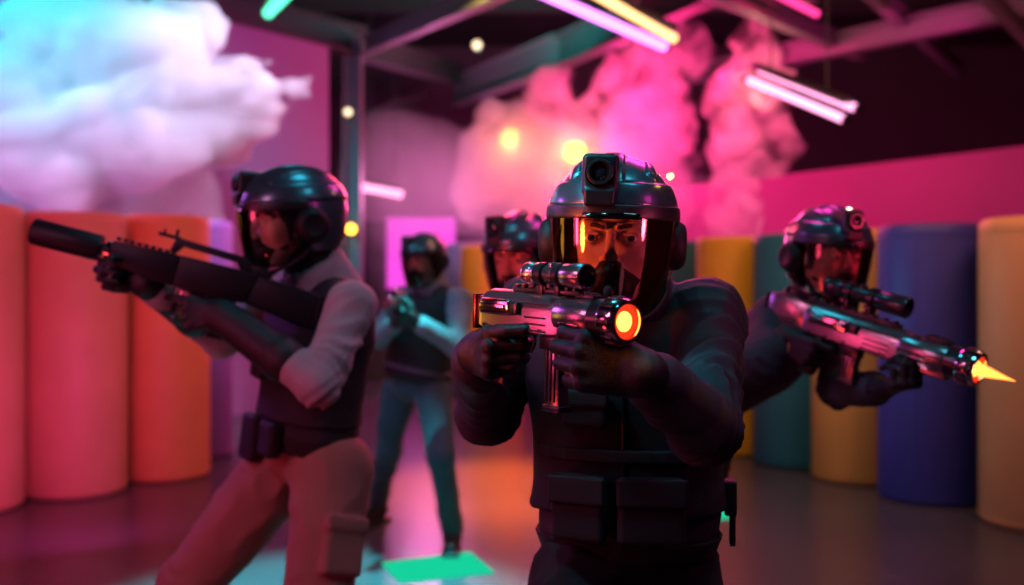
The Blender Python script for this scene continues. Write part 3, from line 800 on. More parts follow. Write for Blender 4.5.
mb = MB(); mb.prism([(X(.800), .026), (X(.812), .024), (X(.812), -.074), (X(.800), -.072)], -.022, .022, .003); mb.build('butt_pad', M['rubber'], g2)
mb = MB(); mb.prism([(X(.225), -.030), (X(.212), -.100), (X(.250), -.103), (X(.262), -.030)], -.015, .015, .006); mb.build('front_grip', M['matteblack'], g2)
gx = X(.47); lowers(g2, gx, X(.55), .11, -.048, 'matteblack', 'matteblack')
def g2p(*p): return gp(rear2, R2, p)
FW2, LF2, UP2 = R2[:, 0], R2[:, 1], R2[:, 2]
wrL2 = g2p(gx - .090, .036, -.100); wrR2 = g2p(X(.235) - .085, -.038, -.062)
J2 = dict(head=at(290, 221, 2.90), hscale=1.1, hrot=(-62, 5, 3), gaze=(-4, 0), neck=at(324, 284, 2.98), pelvis=at(304, 452, 2.98), lat=V(.62, -.80, 0),
          shL=at(352, 306, 2.82), shR=at(290, 292, 3.14), elL=at(318, 384, 2.66), elR=at(222, 338, 3.02), wrL=wrL2, wrR=wrR2,
          hdL=dict(W=wrL2, Fd=FW2 - UP2 * .12, N=-LF2, curls=(62, 78, 45), idx=(24, 34, 22), sc_=1.1),
          hdR=dict(W=wrR2, Fd=FW2 - UP2 * .05, N=LF2, curls=(60, 75, 45), sc_=1.08),
          hipL=at(332, 470, 2.90), hipR=at(282, 468, 3.06), knL=V(-.545, 2.76, .47), knR=V(-.97, 2.98, .50), anL=V(-.44, 2.92, .09), anR=V(-1.0, 3.10, .09), toeL=V(-.5, -1, 0), toeR=V(-1, -.3, 0),
          cuffL=.20, cuffrL=.052, cuffR=.20, cuffrR=.048)
make_person('left-hand player in pale jacket, black vest and tan trousers, aiming a black silenced rifle leftwards', J2,
            dict(jacket='jacket_grey', trousers='trousers_tan', vest='vest', vest_ex=.034, seed=2, vox=.007, leg=1.22, cargo=True, belt=(.03, .20), webs=((.60, -.17, .17),), girth=.95,
                 pouches=((.52, -.06, .10, .11, .03), (.52, .07, .09, .11, .03)), beltpouches=((.06, -.08, .09, .14, .05), (.10, .06, .09, .10, .045))))

# ------------------------------------------------------------------ back person
J3 = dict(head=at(423, 260, 5.30), hrot=(-28, 6, 0), neck=at(430, 288, 5.36), pelvis=at(416, 384, 5.40), lat=V(.9, -.43, 0),
          shL=at(460, 302, 5.22), shR=at(402, 299, 5.46), elL=at(458, 346, 5.02), elR=at(378, 338, 5.28), wrL=at(416, 322, 4.90), wrR=at(396, 322, 5.06),
          hdL=dict(W=at(416, 322, 4.90), Fd=V(-.75, -.5, .35), N=V(-.3, .6, .6), curls=(55, 70, 45)), hdR=dict(W=at(396, 322, 5.06), Fd=V(-.1, -.9, .35), N=V(.6, .0, .7), curls=(60, 75, 45)),
          hipL=at(433, 392, 5.32), hipR=at(400, 390, 5.48), knL=at(441, 455, 5.10), knR=at(388, 450, 5.55), anL=at(452, 534, 5.25), anR=at(378, 506, 5.85), toeL=V(.0, -1, 0), toeR=V(-.6, -1, 0))
make_person('distant player in dark vest and grey sleeves standing wide-legged in blue jeans', J3,
            dict(jacket='jacket_mid', trousers='jeans', vest='vest', vest_ex=.03, seed=6, vox=.010, camera=True, belt=(.04, .16)))
g3, R3, L3 = gun_root('toy_pistol', 'small black toy pistol held up by the distant player in jeans', at(410, 306, 5.02), at(386, 303, 4.72))
mb = MB(); mb.box((L3 * .45, 0, .0), (L3 * .9, .05, .06), .006); mb.build('receiver', M['gundark'], g3)
mb = MB(); mb.lathe((L3 * .85, 0, 0), (L3, 0, 0), [(0, .018), (0, .028), (1, .028), (1, .016), (.6, .014), (.6, 0)], 24); mb.build('barrel', M['chrome'], g3)
mb = MB(); mb.prism([(.06, -.03), (.05, -.12), (.01, -.115), (.015, -.03)], -.016, .016, .005); mb.build('pistol_grip', M['gundark'], g3)
mb = MB(); mb.box((L3 * .5, 0, .045), (.12, .03, .03), .006); mb.cyl((L3 * .3, 0, .052), (L3 * .7, 0, .052), .018, seg=20); mb.build('sight', M['chrome'], g3)

# ------------------------------------------------------------------ person behind the main one
J4 = dict(head=at(521, 259, 3.45), hscale=1.14, hrot=(-26, 5, -3), neck=at(548, 298, 3.56), pelvis=at(590, 445, 3.60), lat=V(.55, -.82, 0),
          shL=at(566, 316, 3.38), shR=at(546, 312, 3.68), elL=at(585, 388, 3.30), elR=at(560, 388, 3.60), wrL=at(565, 360, 3.10), wrR=at(557, 362, 3.34),
          hdL=dict(W=at(565, 360, 3.10), Fd=V(-.5, -.7, .4), N=V(-.3, .6, .6), curls=(55, 70, 45)), hdR=dict(W=at(557, 362, 3.34), Fd=V(-.3, -.9, .35), N=V(.6, .0, .7), curls=(60, 75, 45)),
          hipL=at(604, 455, 3.52), hipR=at(580, 455, 3.68), knL=at(612, 555, 3.5), knR=at(596, 550, 3.8), anL=V(.34, 3.65, .09), anR=V(.22, 3.95, .09), toeL=V(-.2, -1, 0), toeR=V(-.6, -1, 0))
make_person('player mostly hidden behind the central one, only dark helmet and red-lit face showing', J4,
            dict(jacket='jacket_dark', trousers='trousers_dark', vest='vest', vest_ex=.02, seed=7, vox=.009, girth=.9, camera=True))
# ------------------------------------------------------------------ room
def grid_plane(name, pts, m, kind='structure', thick=.12):
    """a slab standing on the polygon pts, given thickness along its back"""
    bm = bmesh.new(); P = [Vector(p) for p in pts]; n = (P[1] - P[0]).cross(P[2] - P[0]).normalized() * thick
    a = [bm.verts.new(p) for p in P]; b = [bm.verts.new(p + n) for p in P]; k = len(P)
    bm.faces.new(a); bm.faces.new(b[::-1])
    for i in range(k): bm.faces.new((a[i], b[i], b[(i + 1) % k], a[(i + 1) % k]))
    bmesh.ops.recalc_face_normals(bm, faces=bm.faces)
    me = bpy.data.meshes.new(name); bm.to_mesh(me); bm.free(); me.materials.append(m); o = obj(name, me); tag(o, kind=kind); return o
M['floor'] = mat('polished_floor', (.085, .08, .09), .27, bump=.03, bscale=6, var=.25, vscale=1.5, spec=.45)
nt = M['floor'].node_tree
M['ceil'] = mat('dark_ceiling', (.025, .03, .035), .9)
M['wallpurple'] = mat('painted_wall', (.34, .22, .40), .8, bump=.05, bscale=20)
M['walldark'] = mat('dark_wall', (.10, .07, .10), .85)
M['wallpink'] = mat('partition_wall', (.36, .10, .26), .8, bump=.04, bscale=8, var=.15, vscale=.5)
M['steel'] = mat('painted_steel', (.08, .085, .09), .5, .3)
M['steelgrey'] = mat('grey_steel', (.16, .18, .19), .5, .2)
grid_plane('floor', [(-11, -3, 0), (-11, 20, 0), (11, 20, 0), (11, -3, 0)], M['floor'])
grid_plane('ceiling', [(-11, -3, 5.9), (11, -3, 5.9), (11, 20, 5.9), (-11, 20, 5.9)], M['ceil'])
grid_plane('wall_back', [(-11, 19, 0), (11, 19, 0), (11, 19, 5.9), (-11, 19, 5.9)], M['walldark'])
grid_plane('wall_left', [(-10.9, -3, 0), (-10.9, 20, 0), (-10.9, 20, 5.9), (-10.9, -3, 5.9)], M['walldark'])
grid_plane('wall_right', [(10.9, 20, 0), (10.9, -3, 0), (10.9, -3, 5.9), (10.9, 20, 5.9)], M['walldark'])
# partition walls either side of the opening
def onl(px, d, z): return (at(px, 0, d)[0], d, z)
pa, pb = V(*onl(165, 10.1, 0)), V(*onl(322, 11.7, 0)); dr = (pb - pa); A0 = pa - dr * 2.6
grid_plane('wall_left_partition', [tuple(A0), tuple(pb), tuple(pb + V(0, 0, 4.2)), tuple(A0 + V(0, 0, 4.2))], M['wallpurple'])
qa = V(*onl(1110, 9.9, 0)); qb = V(*onl(655, 14.2, 0))
grid_plane('wall_right_partition', [tuple(qb), tuple(qa), tuple(qa + V(0, 0, 2.86)), tuple(qb + V(0, 0, 2.72))], M['wallpink'])

def ibeam(a, b, w=.2, h=.3, m='steel', name='ceiling_beam'):
    a = Vector(a); b = Vector(b); u = (b - a); L = u.length; x = u.normalized(); y = Vector((0, 0, 1)).cross(x)
    y = y.normalized() if y.length > .01 else Vector((0, 1, 0)); z = x.cross(y)
    mb = MB(); mb.box((L / 2, 0, h / 2 - .015), (L, w, .03), .004); mb.box((L / 2, 0, -h / 2 + .015), (L, w, .03), .004); mb.box((L / 2, 0, 0), (L, .03, h - .04), 0)
    o = mb.build(name, M[m]); o.matrix_world = Matrix.Translation(a) @ Matrix((x, y, z)).transposed().to_4x4(); tag(o, kind='structure'); return o
# steel post and beams
post = ibeam((*at(353, 0, 12.0)[:2], 0), (*at(353, 0, 12.0)[:2], 4.35), .22, .22, 'steelgrey', 'steel_column')
bd = nrm(dr); bm0 = at(352, 40, 12.0)
ibeam(tuple(bm0 - bd * 11), tuple(bm0 + bd * .15), .22, .34)
ibeam(tuple(bm0 + V(0, 0, -.05)), tuple(at(462, 76, 15.5)), .22, .32)
ibeam(tuple(at(366, 46, 11.9)), tuple(at(520, -20, 8.5)), .14, .20, 'steelgrey')
ibeam(tuple(at(366, 118, 16)), tuple(at(430, 92, 18)), .18, .22, 'steelgrey')
ibeam(tuple(at(455, 92, 15.5)), tuple(at(560, 52, 12.5)), .22, .45, 'steelgrey')
ibeam(tuple(at(560, 52, 12.5)), tuple(at(720, -20, 10)), .22, .40)
ibeam(tuple(at(790, 54, 11)), tuple(at(1040, 2, 8.5)), .20, .22, 'steelgrey')
ibeam(tuple(at(790, 54, 11)), tuple(at(640, 85, 14.5)), .20, .22, 'steel')
ibeam(tuple(at(690, -20, 8.5)), tuple(at(862, 52, 11)), .14, .18, 'steelgrey')
ibeam(tuple(at(862, -18, 8.5)), tuple(at(960, 70, 12)), .12, .16, 'steelgrey')
ibeam(tuple(at(980, -12, 8)), tuple(at(1040, 50, 9)), .10, .12, 'steelgrey')
for y in (9, 12, 15):
    ibeam((-10.5, y, 5.65), (10.5, y, 5.65), .18, .30)

# ------------------------------------------------------------------ padded bunkers
def bunker(px, d, r, h, col, label, sc2=None):
    name = 'padded_cylinder'
    x = at(px, 0, d)[0]
    mb = MB(); prof = [(0, r * .93), (.006, r * .97), (.02, r), (.965, r), (.985, r * .985), (.996, r * .94), (1, r * .86), (1.0, 0)]
    mb.lathe((0, 0, .0), (0, 0, h), prof, 72, True)
    o = mb.build(name, mat('bunker_vinyl', col, .52, bump=.06, bscale=14, var=.10, vscale=3), loc=(x, d, .001))
    tag(o, label, 'foam cylinder', None)
    # stitched seams: vertical seam and two hoops
    mb = MB()
    for z in (.035, h - .075):
        n = 72
        pts = [(math.cos(2 * PI * q / n) * (r + .001), math.sin(2 * PI * q / n) * (r + .001), z) for q in range(n + 1)]
        mb.tube(pts, .0035, 6)
    mb.tube([(-r * .6, -r * .8 - .001, .03), (-r * .6, -r * .8 - .001, h - .06)], .003, 6)
    mb.build('seam_piping', o.data.materials[0], o)
    return o
TAN = (.78, .42, .16); ORG = (.80, .38, .22); BLU = (.05, .06, .36); TEA = (.02, .20, .24); YEL = (.95, .55, .03); PUR = (.30, .12, .45)
bunker(1040, 5.85, .33, 1.79, TAN, 'tall tan padded cylinder cut by the right edge of the photo')
bunker(930, 6.55, .325, 1.79, BLU, 'tall navy blue padded cylinder behind the flame-tipped rifle')
bunker(856, 7.20, .31, 1.79, (.85, .42, .10), 'orange padded cylinder directly behind the right-hand player')
bunker(796, 7.80, .325, 1.79, TEA, 'teal padded cylinder left of the right-hand player')
bunker(731, 8.35, .285, 1.79, YEL, 'bright amber padded cylinder beside the central player\'s left shoulder')
bunker(702, 9.1, .30, 1.79, (.03, .22, .17), 'green padded cylinder peeking out behind the amber one near the central player')
bunker(-30, 6.25, .31, 1.90, ORG, 'orange padded cylinder cut by the left edge of the photo')
bunker(75, 6.75, .335, 1.88, ORG, 'wide orange padded cylinder behind the silenced rifle\'s silencer')
bunker(166, 7.30, .31, 1.90, (.88, .36, .13), 'orange padded cylinder behind the left-hand player\'s hands')
bunker(196, 8.2, .29, 1.92, PUR, 'purple padded cylinder showing as a strip behind the orange ones')
bunker(212, 12.9, .30, 1.9, (.8, .1, .6), 'small magenta padded cylinder far behind the left row')
bunker(236, 12.4, .28, 1.7, (.08, .12, .6), 'small blue padded cylinder far back beside the left-hand player')
bunker(492, 12.0, .37, 1.86, YEL, 'bright yellow padded cylinder behind the half-hidden player\'s helmet')
bunker(462, 13.0, .34, 1.92, (.15, .18, .34), 'slate blue padded cylinder left of the bright yellow one')

# ------------------------------------------------------------------ lamps
def emit_obj(o): return o
M['tubeviolet'] = emit('tube_violet', (.85, .22, 1.0), 3.4)
M['tubeyellow'] = emit('tube_amber', (1.0, .50, .20), 3.0)
M['tubepink'] = emit('tube_pink', (1.0, .34, .62), 3.)
M['tubemagenta'] = emit('tube_magenta', (1.0, .04, .25), 2.2)
M['tubegreen'] = emit('tube_green', (.10, .9, .50), 2.6)
M['panelmag'] = emit('panel_magenta', (.90, .07, .72), 1.2)
def tube_lamp(name, label, specs, hous=True):
    """specs: list of (a, b, radius, material)"""
    a0, b0 = V(*specs[0][0]), V(*specs[0][1])
    root = empty(name, a0); tag(root, label, 'neon light')
    mid = np.mean([np.mean([V(*s[0]), V(*s[1])], 0) for s in specs], 0)
    for a, b, r, m in specs:
        a = V(*a) - a0; b = V(*b) - a0
        mb = MB(); mb.lathe(tuple(a), tuple(b), [(0, 0), (0, r * .6), (.006, r), (.994, r), (1, r * .6), (1, 0)], 20, False); mb.build('tube', M[m], root)
        u = nrm(b - a)
        mb = MB(); mb.cyl(tuple(a - u * .05), tuple(a + u * .01), r * 1.15, seg=20); mb.build('end_cap', M['gundark'], root)
        mb = MB(); mb.cyl(tuple(b - u * .01), tuple(b + u * .02), r * 1.1, seg=20); mb.build('end_cap', M['gundark'], root)
    a = V(*specs[0][0]) - a0; b = V(*specs[0][1]) - a0; m_ = mid - a0 + V(0, 0, .09); u = nrm(b - a); L = np.linalg.norm(b - a)
    p, q = m_ - u * L * .5, m_ + u * L * .47
    y = nrm(np.cross(V(0, 0, 1), u)); z = np.cross(u, y); Rb = np.stack([u, y, z], 1)
    sobj('housing', rbox((p + q) / 2, (L * .48, .06, .025), .01, Rb), .02, M['steel'], root)
    mb = MB()
    for t in (.2, .8):
        c = p + (q - p) * t; top = 5.9 - (a0[2] + c[2]); mb.cyl(tuple(c), tuple(c + V(0, 0, top)), .008, seg=8)
    mb.build('hanging_rod', M['steel'], root)
    return root
tube_lamp('neon_lamp', 'long double neon lamp, one violet and one amber tube, nearest the top centre', [
    (at(440, -52, 6.0), at(665, 47, 7.6), .036, 'tubeviolet'), (at(505, -58, 6.1), at(675, 39, 7.7), .034, 'tubeyellow')])
tube_lamp('neon_lamp', 'double pink neon lamp glowing inside the tall pink smoke plume', [
    (at(749, 80, 9.0), at(846, 120, 7.6), .032, 'tubepink'), (at(760, 70, 9.2), at(858, 109, 7.7), .032, 'tubepink')])
tube_lamp('neon_lamp', 'short magenta neon lamp at the top right of the ceiling', [
    (at(740, -24, 7.0), at(817, 14, 8.0), .028, 'tubemagenta')])
tube_lamp('neon_lamp', 'green fluorescent lamp at the top left of the ceiling', [
    (at(292, -12, 8.0), at(268, 13, 9.6), .05, 'tubegreen')])
tube_lamp('neon_lamp', 'small dim pink neon lamp far back beside the steel column', [
    (at(362, 187, 14.5), at(404, 195, 14.5), .055, 'tubepink')])
# lit panel at the back
mb = MB(); c = at(421, 0, 14.6)
mb.box((c[0], 14.62, 1.85), (1.0, .06, 1.04), .01)
o = mb.build('light_panel', M['panelmag'])
for sx in (-.44, .44):
    mb = MB(); mb.cyl((c[0] + sx, 14.64, 0), (c[0] + sx, 14.64, 1.36), .02, seg=12); mb.box((c[0] + sx, 14.64, .012), (.06, .5, .024), .004); mb.build('leg', M['steel'], o)
if True: tag(o, 'glowing magenta light panel on a stand behind the distant player', 'light panel')
mb = MB(); mb.box((at(376, 0, 14.4)[0], 14.4, 1.15), (.30, .3, 2.3), .02); mb.box((at(376, 0, 14.4)[0], 14.24, 1.5), (.22, .03, .5), .01); o = mb.build('cabinet', M['steel']); tag(o, 'grey cabinet standing left of the magenta light panel', 'cabinet')
# small round lamps on the column and beams
def bulb(p, r, m, label):
    root = empty('bulb_lamp', p); tag(root, label, 'lamp')
    mb = MB(); mb.lathe((0, 0, -r), (0, 0, r), [(t, r * math.sin(math.acos(1 - 2 * t)) if 0 < t < 1 else 0) for t in np.linspace(0, 1, 13)], 20, False); mb.build('bulb', M[m], root)
    mb = MB(); mb.cyl((0, .0, 0), (0, r * 2.2, 0), r * .5, seg=12); mb.cyl((0, r * 1.8, 0), (0, r * 2.3, 0), r * .9, seg=16); mb.build('bracket', M['steel'], root)
M['bulbwarm'] = emit('bulb_warm', (1, .72, .45), 2.5); M['bulbamber'] = emit('bulb_amber', (1, .42, .03), 9.)
bulb(at(348, 112, 11.80), .045, 'bulbwarm', 'small warm white lamp halfway up the steel column')
bulb(at(477, 45, 11.5), .05, 'bulbwarm', 'small warm white lamp on the ceiling steelwork')
bulb(at(351, 229, 11.75), .055, 'bulbamber', 'small amber lamp low on the steel column by the left player\'s helmet')
bulb(at(510, 138, 13.2), .13, 'bulbamber', 'amber lamp glowing inside the middle of the smoke, left of two')
bulb(at(575, 152, 12.5), .13, 'bulbamber', 'brighter amber lamp glowing in smoke above the central helmet')
bulb(at(43, 184, 9.6), .05, 'tubepink', 'pink lamp glowing low in the big left smoke cloud')
# pools of projected green light, shown as thin glowing slabs
M['lightpatch'] = emit('light_patch_glow', (.01, .80, .42), .8)
def patch(pts, label):
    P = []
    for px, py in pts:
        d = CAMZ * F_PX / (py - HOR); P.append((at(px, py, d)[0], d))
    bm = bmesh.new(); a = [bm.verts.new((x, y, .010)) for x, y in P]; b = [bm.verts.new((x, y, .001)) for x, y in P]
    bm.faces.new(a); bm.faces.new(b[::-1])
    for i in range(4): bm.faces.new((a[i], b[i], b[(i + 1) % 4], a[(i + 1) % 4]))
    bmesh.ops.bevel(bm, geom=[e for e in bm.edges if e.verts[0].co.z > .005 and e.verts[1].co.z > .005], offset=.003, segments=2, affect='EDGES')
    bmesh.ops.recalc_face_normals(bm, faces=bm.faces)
    me = bpy.data.meshes.new('floor_light'); bm.to_mesh(me); bm.free(); me.materials.append(M['lightpatch']); o = obj('floor_light', me); tag(o, label, 'floor light')
patch([(382, 564), (470, 553), (494, 573), (400, 583)], 'glowing slab for a projected green light tile in front of the distant player')
patch([(700, 503), (718, 503), (733, 518), (704, 522)], 'small glowing slab for a projected green light tile right of the central player')

# ------------------------------------------------------------------ smoke
def vol_mat(name, col, dens, anis=.0, nscale=1.6, lo=.40, hi=.60, floor=0.):
    m = bpy.data.materials.new(name); m.use_nodes = True; nt = m.node_tree; nt.nodes.clear()
    o = nt.nodes.new('ShaderNodeOutputMaterial'); s = nt.nodes.new('ShaderNodeVolumeScatter')
    s.inputs['Color'].default_value = (*col, 1); s.inputs['Anisotropy'].default_value = anis
    tc = nt.nodes.new('ShaderNodeTexCoord'); n = nt.nodes.new('ShaderNodeTexNoise'); n.inputs['Scale'].default_value = nscale; n.inputs['Detail'].default_value = 5
    n.inputs['Roughness'].default_value = .6; n.inputs['Distortion'].default_value = .6
    nt.links.new(tc.outputs['Object'], n.inputs['Vector']); mr = nt.nodes.new('ShaderNodeMapRange'); mr.interpolation_type = 'SMOOTHSTEP'
    mr.inputs['From Min'].default_value = lo; mr.inputs['From Max'].default_value = hi
    mr.inputs['To Min'].default_value = dens * floor; mr.inputs['To Max'].default_value = dens
    nt.links.new(n.outputs[0], mr.inputs['Value']); nt.links.new(mr.outputs[0], s.inputs['Density'])
    nt.links.new(s.outputs[0], o.inputs['Volume']); return m
def billow(a, amp, freq, seed):
    rs = np.random.RandomState(seed); lay = [(noise_fn(seed + k, freq * 2 ** k, n=6), amp / 1.8 ** k) for k in range(4)]
    def f(P):
        d = a(P)
        for n, am in lay: d = d - am * (np.abs(n(P)) * 1.1 - .35)
        return d
    f.bb = (a.bb[0] - amp * 2.2, a.bb[1] + amp * 2.2); return f
def cloud(balls, m, label, vox, amp=.16, freq=4., seed=1, k=.2, clip=None):
    """balls: (px, py, d, r px)"""
    fs = []
    for px, py, d, rp in balls:
        c = at(px, py, d); r = rp * d / F_PX; fs.append(ell(c, (r, r * .8, r)))
    f = billow(union(fs, k), amp, freq, seed)
    v, fc = surf(f, vox, clip=clip)
    me = mesh_np('smoke', v, fc, m); o = obj('smoke_cloud', me); tag(o, label, 'smoke', kind='stuff'); return o
M['smokeL'] = vol_mat('smoke_white', (.96, .96, .98), 9., nscale=1.7, lo=.36, hi=.54, floor=.22)
M['smokeLlow'] = vol_mat('smoke_white_thin', (.95, .93, .96), 2.0, nscale=1.1, lo=.3, hi=.6, floor=.3)
M['smokeP'] = vol_mat('smoke_pink_plume', (.96, .93, .96), 4.2, nscale=2.6, lo=.42, hi=.60, floor=.05)
M['smokeC'] = vol_mat('smoke_pink_bank', (.96, .93, .96), 3.0, nscale=1.8, lo=.38, hi=.58, floor=.15)
M['smokeH'] = vol_mat('smoke_haze', (.95, .92, .95), .75, nscale=.8, lo=.3, hi=.65, floor=.3)
cloud([(60, 40, 8.3, 40), (105, 65, 8.2, 52), (40, 95, 8.2, 50), (55, 8, 8.4, 20), (150, 25, 8.4, 26), (190, 38, 8.4, 22), (165, 90, 8.2, 52), (225, 105, 8.2, 36), (262, 98, 8.2, 22),
       (295, 88, 8.2, 14), (120, 130, 8.0, 56), (200, 140, 8.1, 30), (60, 160, 8.0, 56)], M['smokeL'], 'big billowing white and cyan smoke cloud upper left', .035, .12, 4.2, 3, .14)
cloud([(0, 150, 8.9, 70), (80, 180, 8.9, 75), (150, 190, 8.9, 55), (190, 215, 8.9, 35), (30, 240, 9.0, 60), (130, 240, 9.0, 55)], M['smokeLlow'], 'thin lilac smoke sinking behind the left padded cylinders', .08, .12, 2.2, 5, .3)
cloud([(741, 228, 10.2, 11), (739, 205, 10.2, 15), (736, 178, 10.2, 21), (738, 150, 10.2, 24), (750, 122, 10.2, 28), (755, 95, 10.2, 32), (758, 66, 10.2, 28), (772, 160, 10.2, 14), (793, 150, 10.2, 9)],
      M['smokeP'], 'narrow tall pink smoke plume rising behind the amber cylinder', .035, .11, 5.0, 8, .14)
cloud([(640, 105, 11.6, 36), (618, 80, 11.6, 24), (650, 65, 11.6, 30), (672, 35, 11.6, 24), (668, 5, 11.6, 18), (690, 60, 11.6, 16), (640, 140, 11.4, 34),
       (555, 90, 11.8, 16), (565, 120, 11.8, 22), (540, 105, 11.8, 10)], M['smokeP'], 'tall pink smoke column rising to the ceiling above the central helmet', .04, .12, 4.4, 11, .14)
cloud([(508, 125, 12.6, 20), (515, 150, 12.6, 30), (500, 185, 12.6, 42), (560, 175, 12.4, 52), (610, 175, 12.2, 48), (650, 190, 12.2, 44), (545, 150, 12.4, 34)],
      M['smokeC'], 'wide bank of pink smoke with amber glow behind the central player', .06, .13, 3.4, 13, .2)
cloud([(400, 170, 14.5, 50), (450, 190, 14.5, 55), (520, 210, 14.6, 60), (600, 220, 14.6, 60), (680, 215, 14.2, 40), (395, 230, 14.6, 30)], M['smokeH'], 'pale pink haze filling the back of the hall', .12, .2, 1.5, 14, .4)

# ------------------------------------------------------------------ lights
def light(kind, loc, energy, col, target=None, size=.5, spot=None, blend=.5, name=None, sizey=None):
    d = bpy.data.lights.new(name or kind.lower() + '_light', kind); d.energy = energy; d.color = col
    if kind == 'AREA':
        d.size = size
        if sizey: d.shape = 'RECTANGLE'; d.size_y = sizey
    elif kind == 'SPOT': d.spot_size = math.radians(spot or 45); d.spot_blend = blend; d.shadow_soft_size = size
    else: d.shadow_soft_size = size
    o = bpy.data.objects.new(d.name, d); C.objects.link(o); o.location = Vector(loc)
    if target is not None: o.rotation_euler = (Vector(target) - Vector(loc)).to_track_quat('-Z', 'Y').to_euler()
    return o
CY = (.05, .75, 1.0); MG = (1.0, .04, .42); RD = (1.0, .05, .06); OR = (1.0, .28, .05); VI = (.55, .12, 1.0); PK = (1.0, .2, .5)
# on the players
light('SPOT', (-1.3, 1.2, 3.2), 260, CY, (.16, 1.86, 1.62), .16, 15, .7)
light('SPOT', (-.25, 1.25, 3.3), 150, CY, (.05, 1.60, 1.42), .16, 12, .7)
light('POINT', (.17, 1.40, 1.352), .13, (1, .2, .03), None, .02)
light('POINT', tuple(at(980, 371, 2.40)), .5, (1, .2, .03), None, .02)
light('SPOT', (-.5, 2.5, 1.5), 25, (1, .05, .10), (.03, 3.40, 1.46), .08, 22, .6)                  # red on the half-hidden player's face from the left
light('AREA', (1.9, 1.3, 2.3), 3.5, MG, (.3, 1.9, 1.3), .4)                    # magenta from the right
light('SPOT', (-1.15, 1.35, 1.38), 105, (1, .12, .02), (.17, 1.8, 1.48), .12, 17, .6)
light('SPOT', (1.5, 1.2, 1.40), 36, (1, .10, .25), (.2, 1.8, 1.48), .12, 14, .6)
light('SPOT', (-2.1, 3.2, 1.5), 24, (1, .5, .04), (.12, 1.8, 1.48), .4, 12, .6)  # amber spot added for a warm visor edge, no fixture there
light('SPOT', (1.0, .1, .7), 3, (1, .2, .4), (.2, 1.8, 1.45), .3, 12, .6)    # unseen pink fill, added to lift the central face from low right
light('AREA', (.9, 3.9, 3.0), 14, MG, (.2, 2.0, 1.4), .6)                    # pink rim from behind
light('AREA', (-2.3, 1.7, 1.5), 8, (1, .06, .22), (-.7, 2.9, 1.2), .5)
light('AREA', (-.2, 4.3, 2.2), 16, (1, .05, .12), (-.6, 2.9, 1.3), .5)
light('SPOT', (2.2, 1.9, 1.6), 50, (1, .03, .12), (.92, 2.88, 1.47), .15, 16, .6)
light('AREA', (-.3, 2.9, 3.4), 6, CY, (-.6, 2.9, 1.6), .4)
light('AREA', (-1.5, 1.2, 2.2), 8, (1, .30, .6), (-.5, 2.8, 1.2), .4)
light('AREA', (-2.6, 3.8, 2.4), 14, (.7, .15, 1), (-.7, 2.9, 1.3), .5)
light('AREA', (-1.6, 1.6, .5), 4, (1, .05, .06), (-.7, 2.9, .8), .4)
light('AREA', (.9, 1.6, 3.1), 7, (.1, .7, .9), (.85, 2.9, 1.3), .5)
light('SPOT', (-1.7, 4.4, 2.9), 45, CY, (-.42, 5.3, 1.2), .25, 44, .7)
# room
light('SPOT', (-4.7, 5.4, 5.6), 1500, (.0, .75, 1.0), at(62, 48, 8.3), .2, 42, .9)
light('SPOT', (-.6, 7.2, 5.5), 1400, (.75, .65, 1.0), at(215, 95, 8.2), .2, 40, .8)
light('SPOT', (-4.0, 5.6, 2.3), 300, (.85, .25, .85), at(90, 190, 8.4), .3, 80, .8)
light('SPOT', (-2.4, 3.6, 4.2), 230, (1.0, .06, .22), (-3.2, 6.8, 1.3), .4, 64, .8)
light('AREA', (1.2, 6.4, 1.3), 3, CY, (3.1, 5.9, 1.1), .3)
light('AREA', (-2.2, 5.2, .5), 8, (.9, .05, .5), (-3.2, 6.8, .5), .4)
light('AREA', (-1.8, 9.3, 4.0), 8, (.6, .2, 1.0), (-3.6, 11.0, 2.6), 1.0)
light('POINT', tuple(at(600, 185, 11.2)), 130, (1, .03, .30), None, .3)
light('POINT', tuple(at(660, 70, 10.6)), 230, (1, .02, .20), None, .3)
light('POINT', tuple(at(510, 145, 12.3)), 13, (1, .35, .08), None, .12)
light('POINT', tuple(at(575, 156, 11.9)), 20, (1, .4, .08), None, .12)
light('POINT', tuple(at(430, 190, 13.4)), 110, (.95, .22, .6), None, .3)
light('POINT', tuple(at(640, 150, 13.4)), 160, (1, .05, .3), None, .3)
light('SPOT', (2.0, 8.0, 4.8), 560, (1, .02, .17), at(752, 110, 10.2), .2, 32, .7)
light('SPOT', (2.3, 9.2, .9), 90, (1, .3, .45), at(742, 200, 10.2), .1, 26, .7)
light('POINT', tuple(at(765, 80, 9.7)), 14, (1, .5, .3), None, .06)
light('AREA', (3.4, 8.8, 3.4), 20, (1, .01, .30), (4.2, 12, 1.8), 1.0)
light('AREA', (3.0, 4.2, 3.8), 38, (1, .36, .28), (3.0, 6.6, .9), .8)
light('AREA', (1.3, 5.3, 3.6), 34, (1, .4, .15), (1.9, 8.0, 1.0), .8)
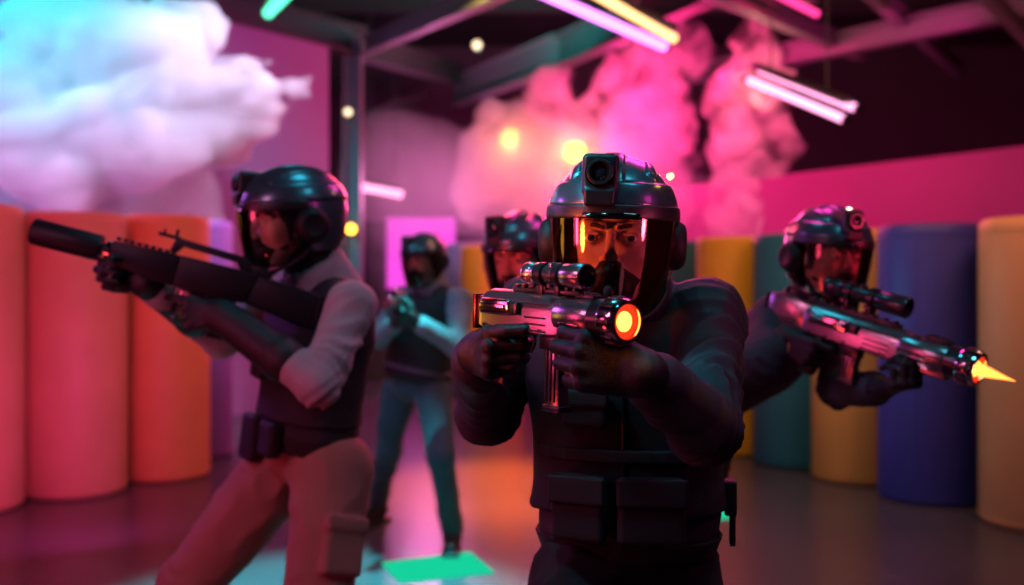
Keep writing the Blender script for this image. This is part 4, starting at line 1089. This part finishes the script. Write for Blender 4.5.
light('SPOT', (-.3, 4.3, 5.2), 7500, (.0, .8, .85), (-.80, 4.25, 0), .1, 25, .7)
light('SPOT', (.1, 9.8, 4.6), 8500, (1, .16, .01), (-.02, 6.9, 0), .3, 25, .8)
light('SPOT', (-1.2, 12, 4.4), 10, (.8, .45, .8), (-1.0, 8.6, 0), .3, 34, .8)
light('SPOT', (-.2, 8.6, 4.4), 480, (1, .6, .1), (-.3, 12, 1.0), .2, 40, .6)
light('AREA', (.1, 11.2, 4.3), 60, (.0, .7, .65), (-.1, 12.2, 5.9), 1.0)
light('SPOT', (-4.0, 9.6, 3.0), 60, (.0, .8, .7), (-1.92, 12, 2.6), .1, 16, .6)
light('SPOT', (-.2, 10.6, 3.4), 40, (1., .02, .05), (-1.92, 12, 2.8), .1, 26, .6)
light('AREA', (4.5, 6.5, 3.6), 9, (1, .03, .12), (4.0, 9.5, 5.2), 1.2)
w = bpy.data.worlds.new('hall_ambient'); sc.world = w; w.use_nodes = True
w.node_tree.nodes['Background'].inputs[0].default_value = (.10, .05, .16, 1); w.node_tree.nodes['Background'].inputs[1].default_value = .10

# ------------------------------------------------------------------ camera and settings
cd = bpy.data.cameras.new('camera'); co = bpy.data.objects.new('camera', cd); C.objects.link(co); sc.camera = co
co.location = (0, 0, CAMZ); co.rotation_euler = (math.radians(90), 0, 0)
cd.sensor_width = 36; cd.lens = F_PX / 1024 * 36; cd.shift_y = -(292.5 - HOR) / 1024; cd.clip_end = 100
cd.dof.use_dof = True; cd.dof.focus_distance = 1.68; cd.dof.aperture_fstop = 2.0
sc.view_settings.view_transform = 'Standard'; sc.view_settings.look = 'None'; sc.view_settings.exposure = 0; sc.view_settings.gamma = 1
sc.view_settings.use_curve_mapping = False
cy = sc.cycles
cy.use_denoising = True
try: cy.denoiser = 'OPENIMAGEDENOISE'
except Exception: pass
cy.max_bounces = 8; cy.diffuse_bounces = 3; cy.glossy_bounces = 4; cy.volume_bounces = 3; cy.transparent_max_bounces = 16
cy.sample_clamp_indirect = 4; cy.caustics_reflective = False; cy.caustics_refractive = False
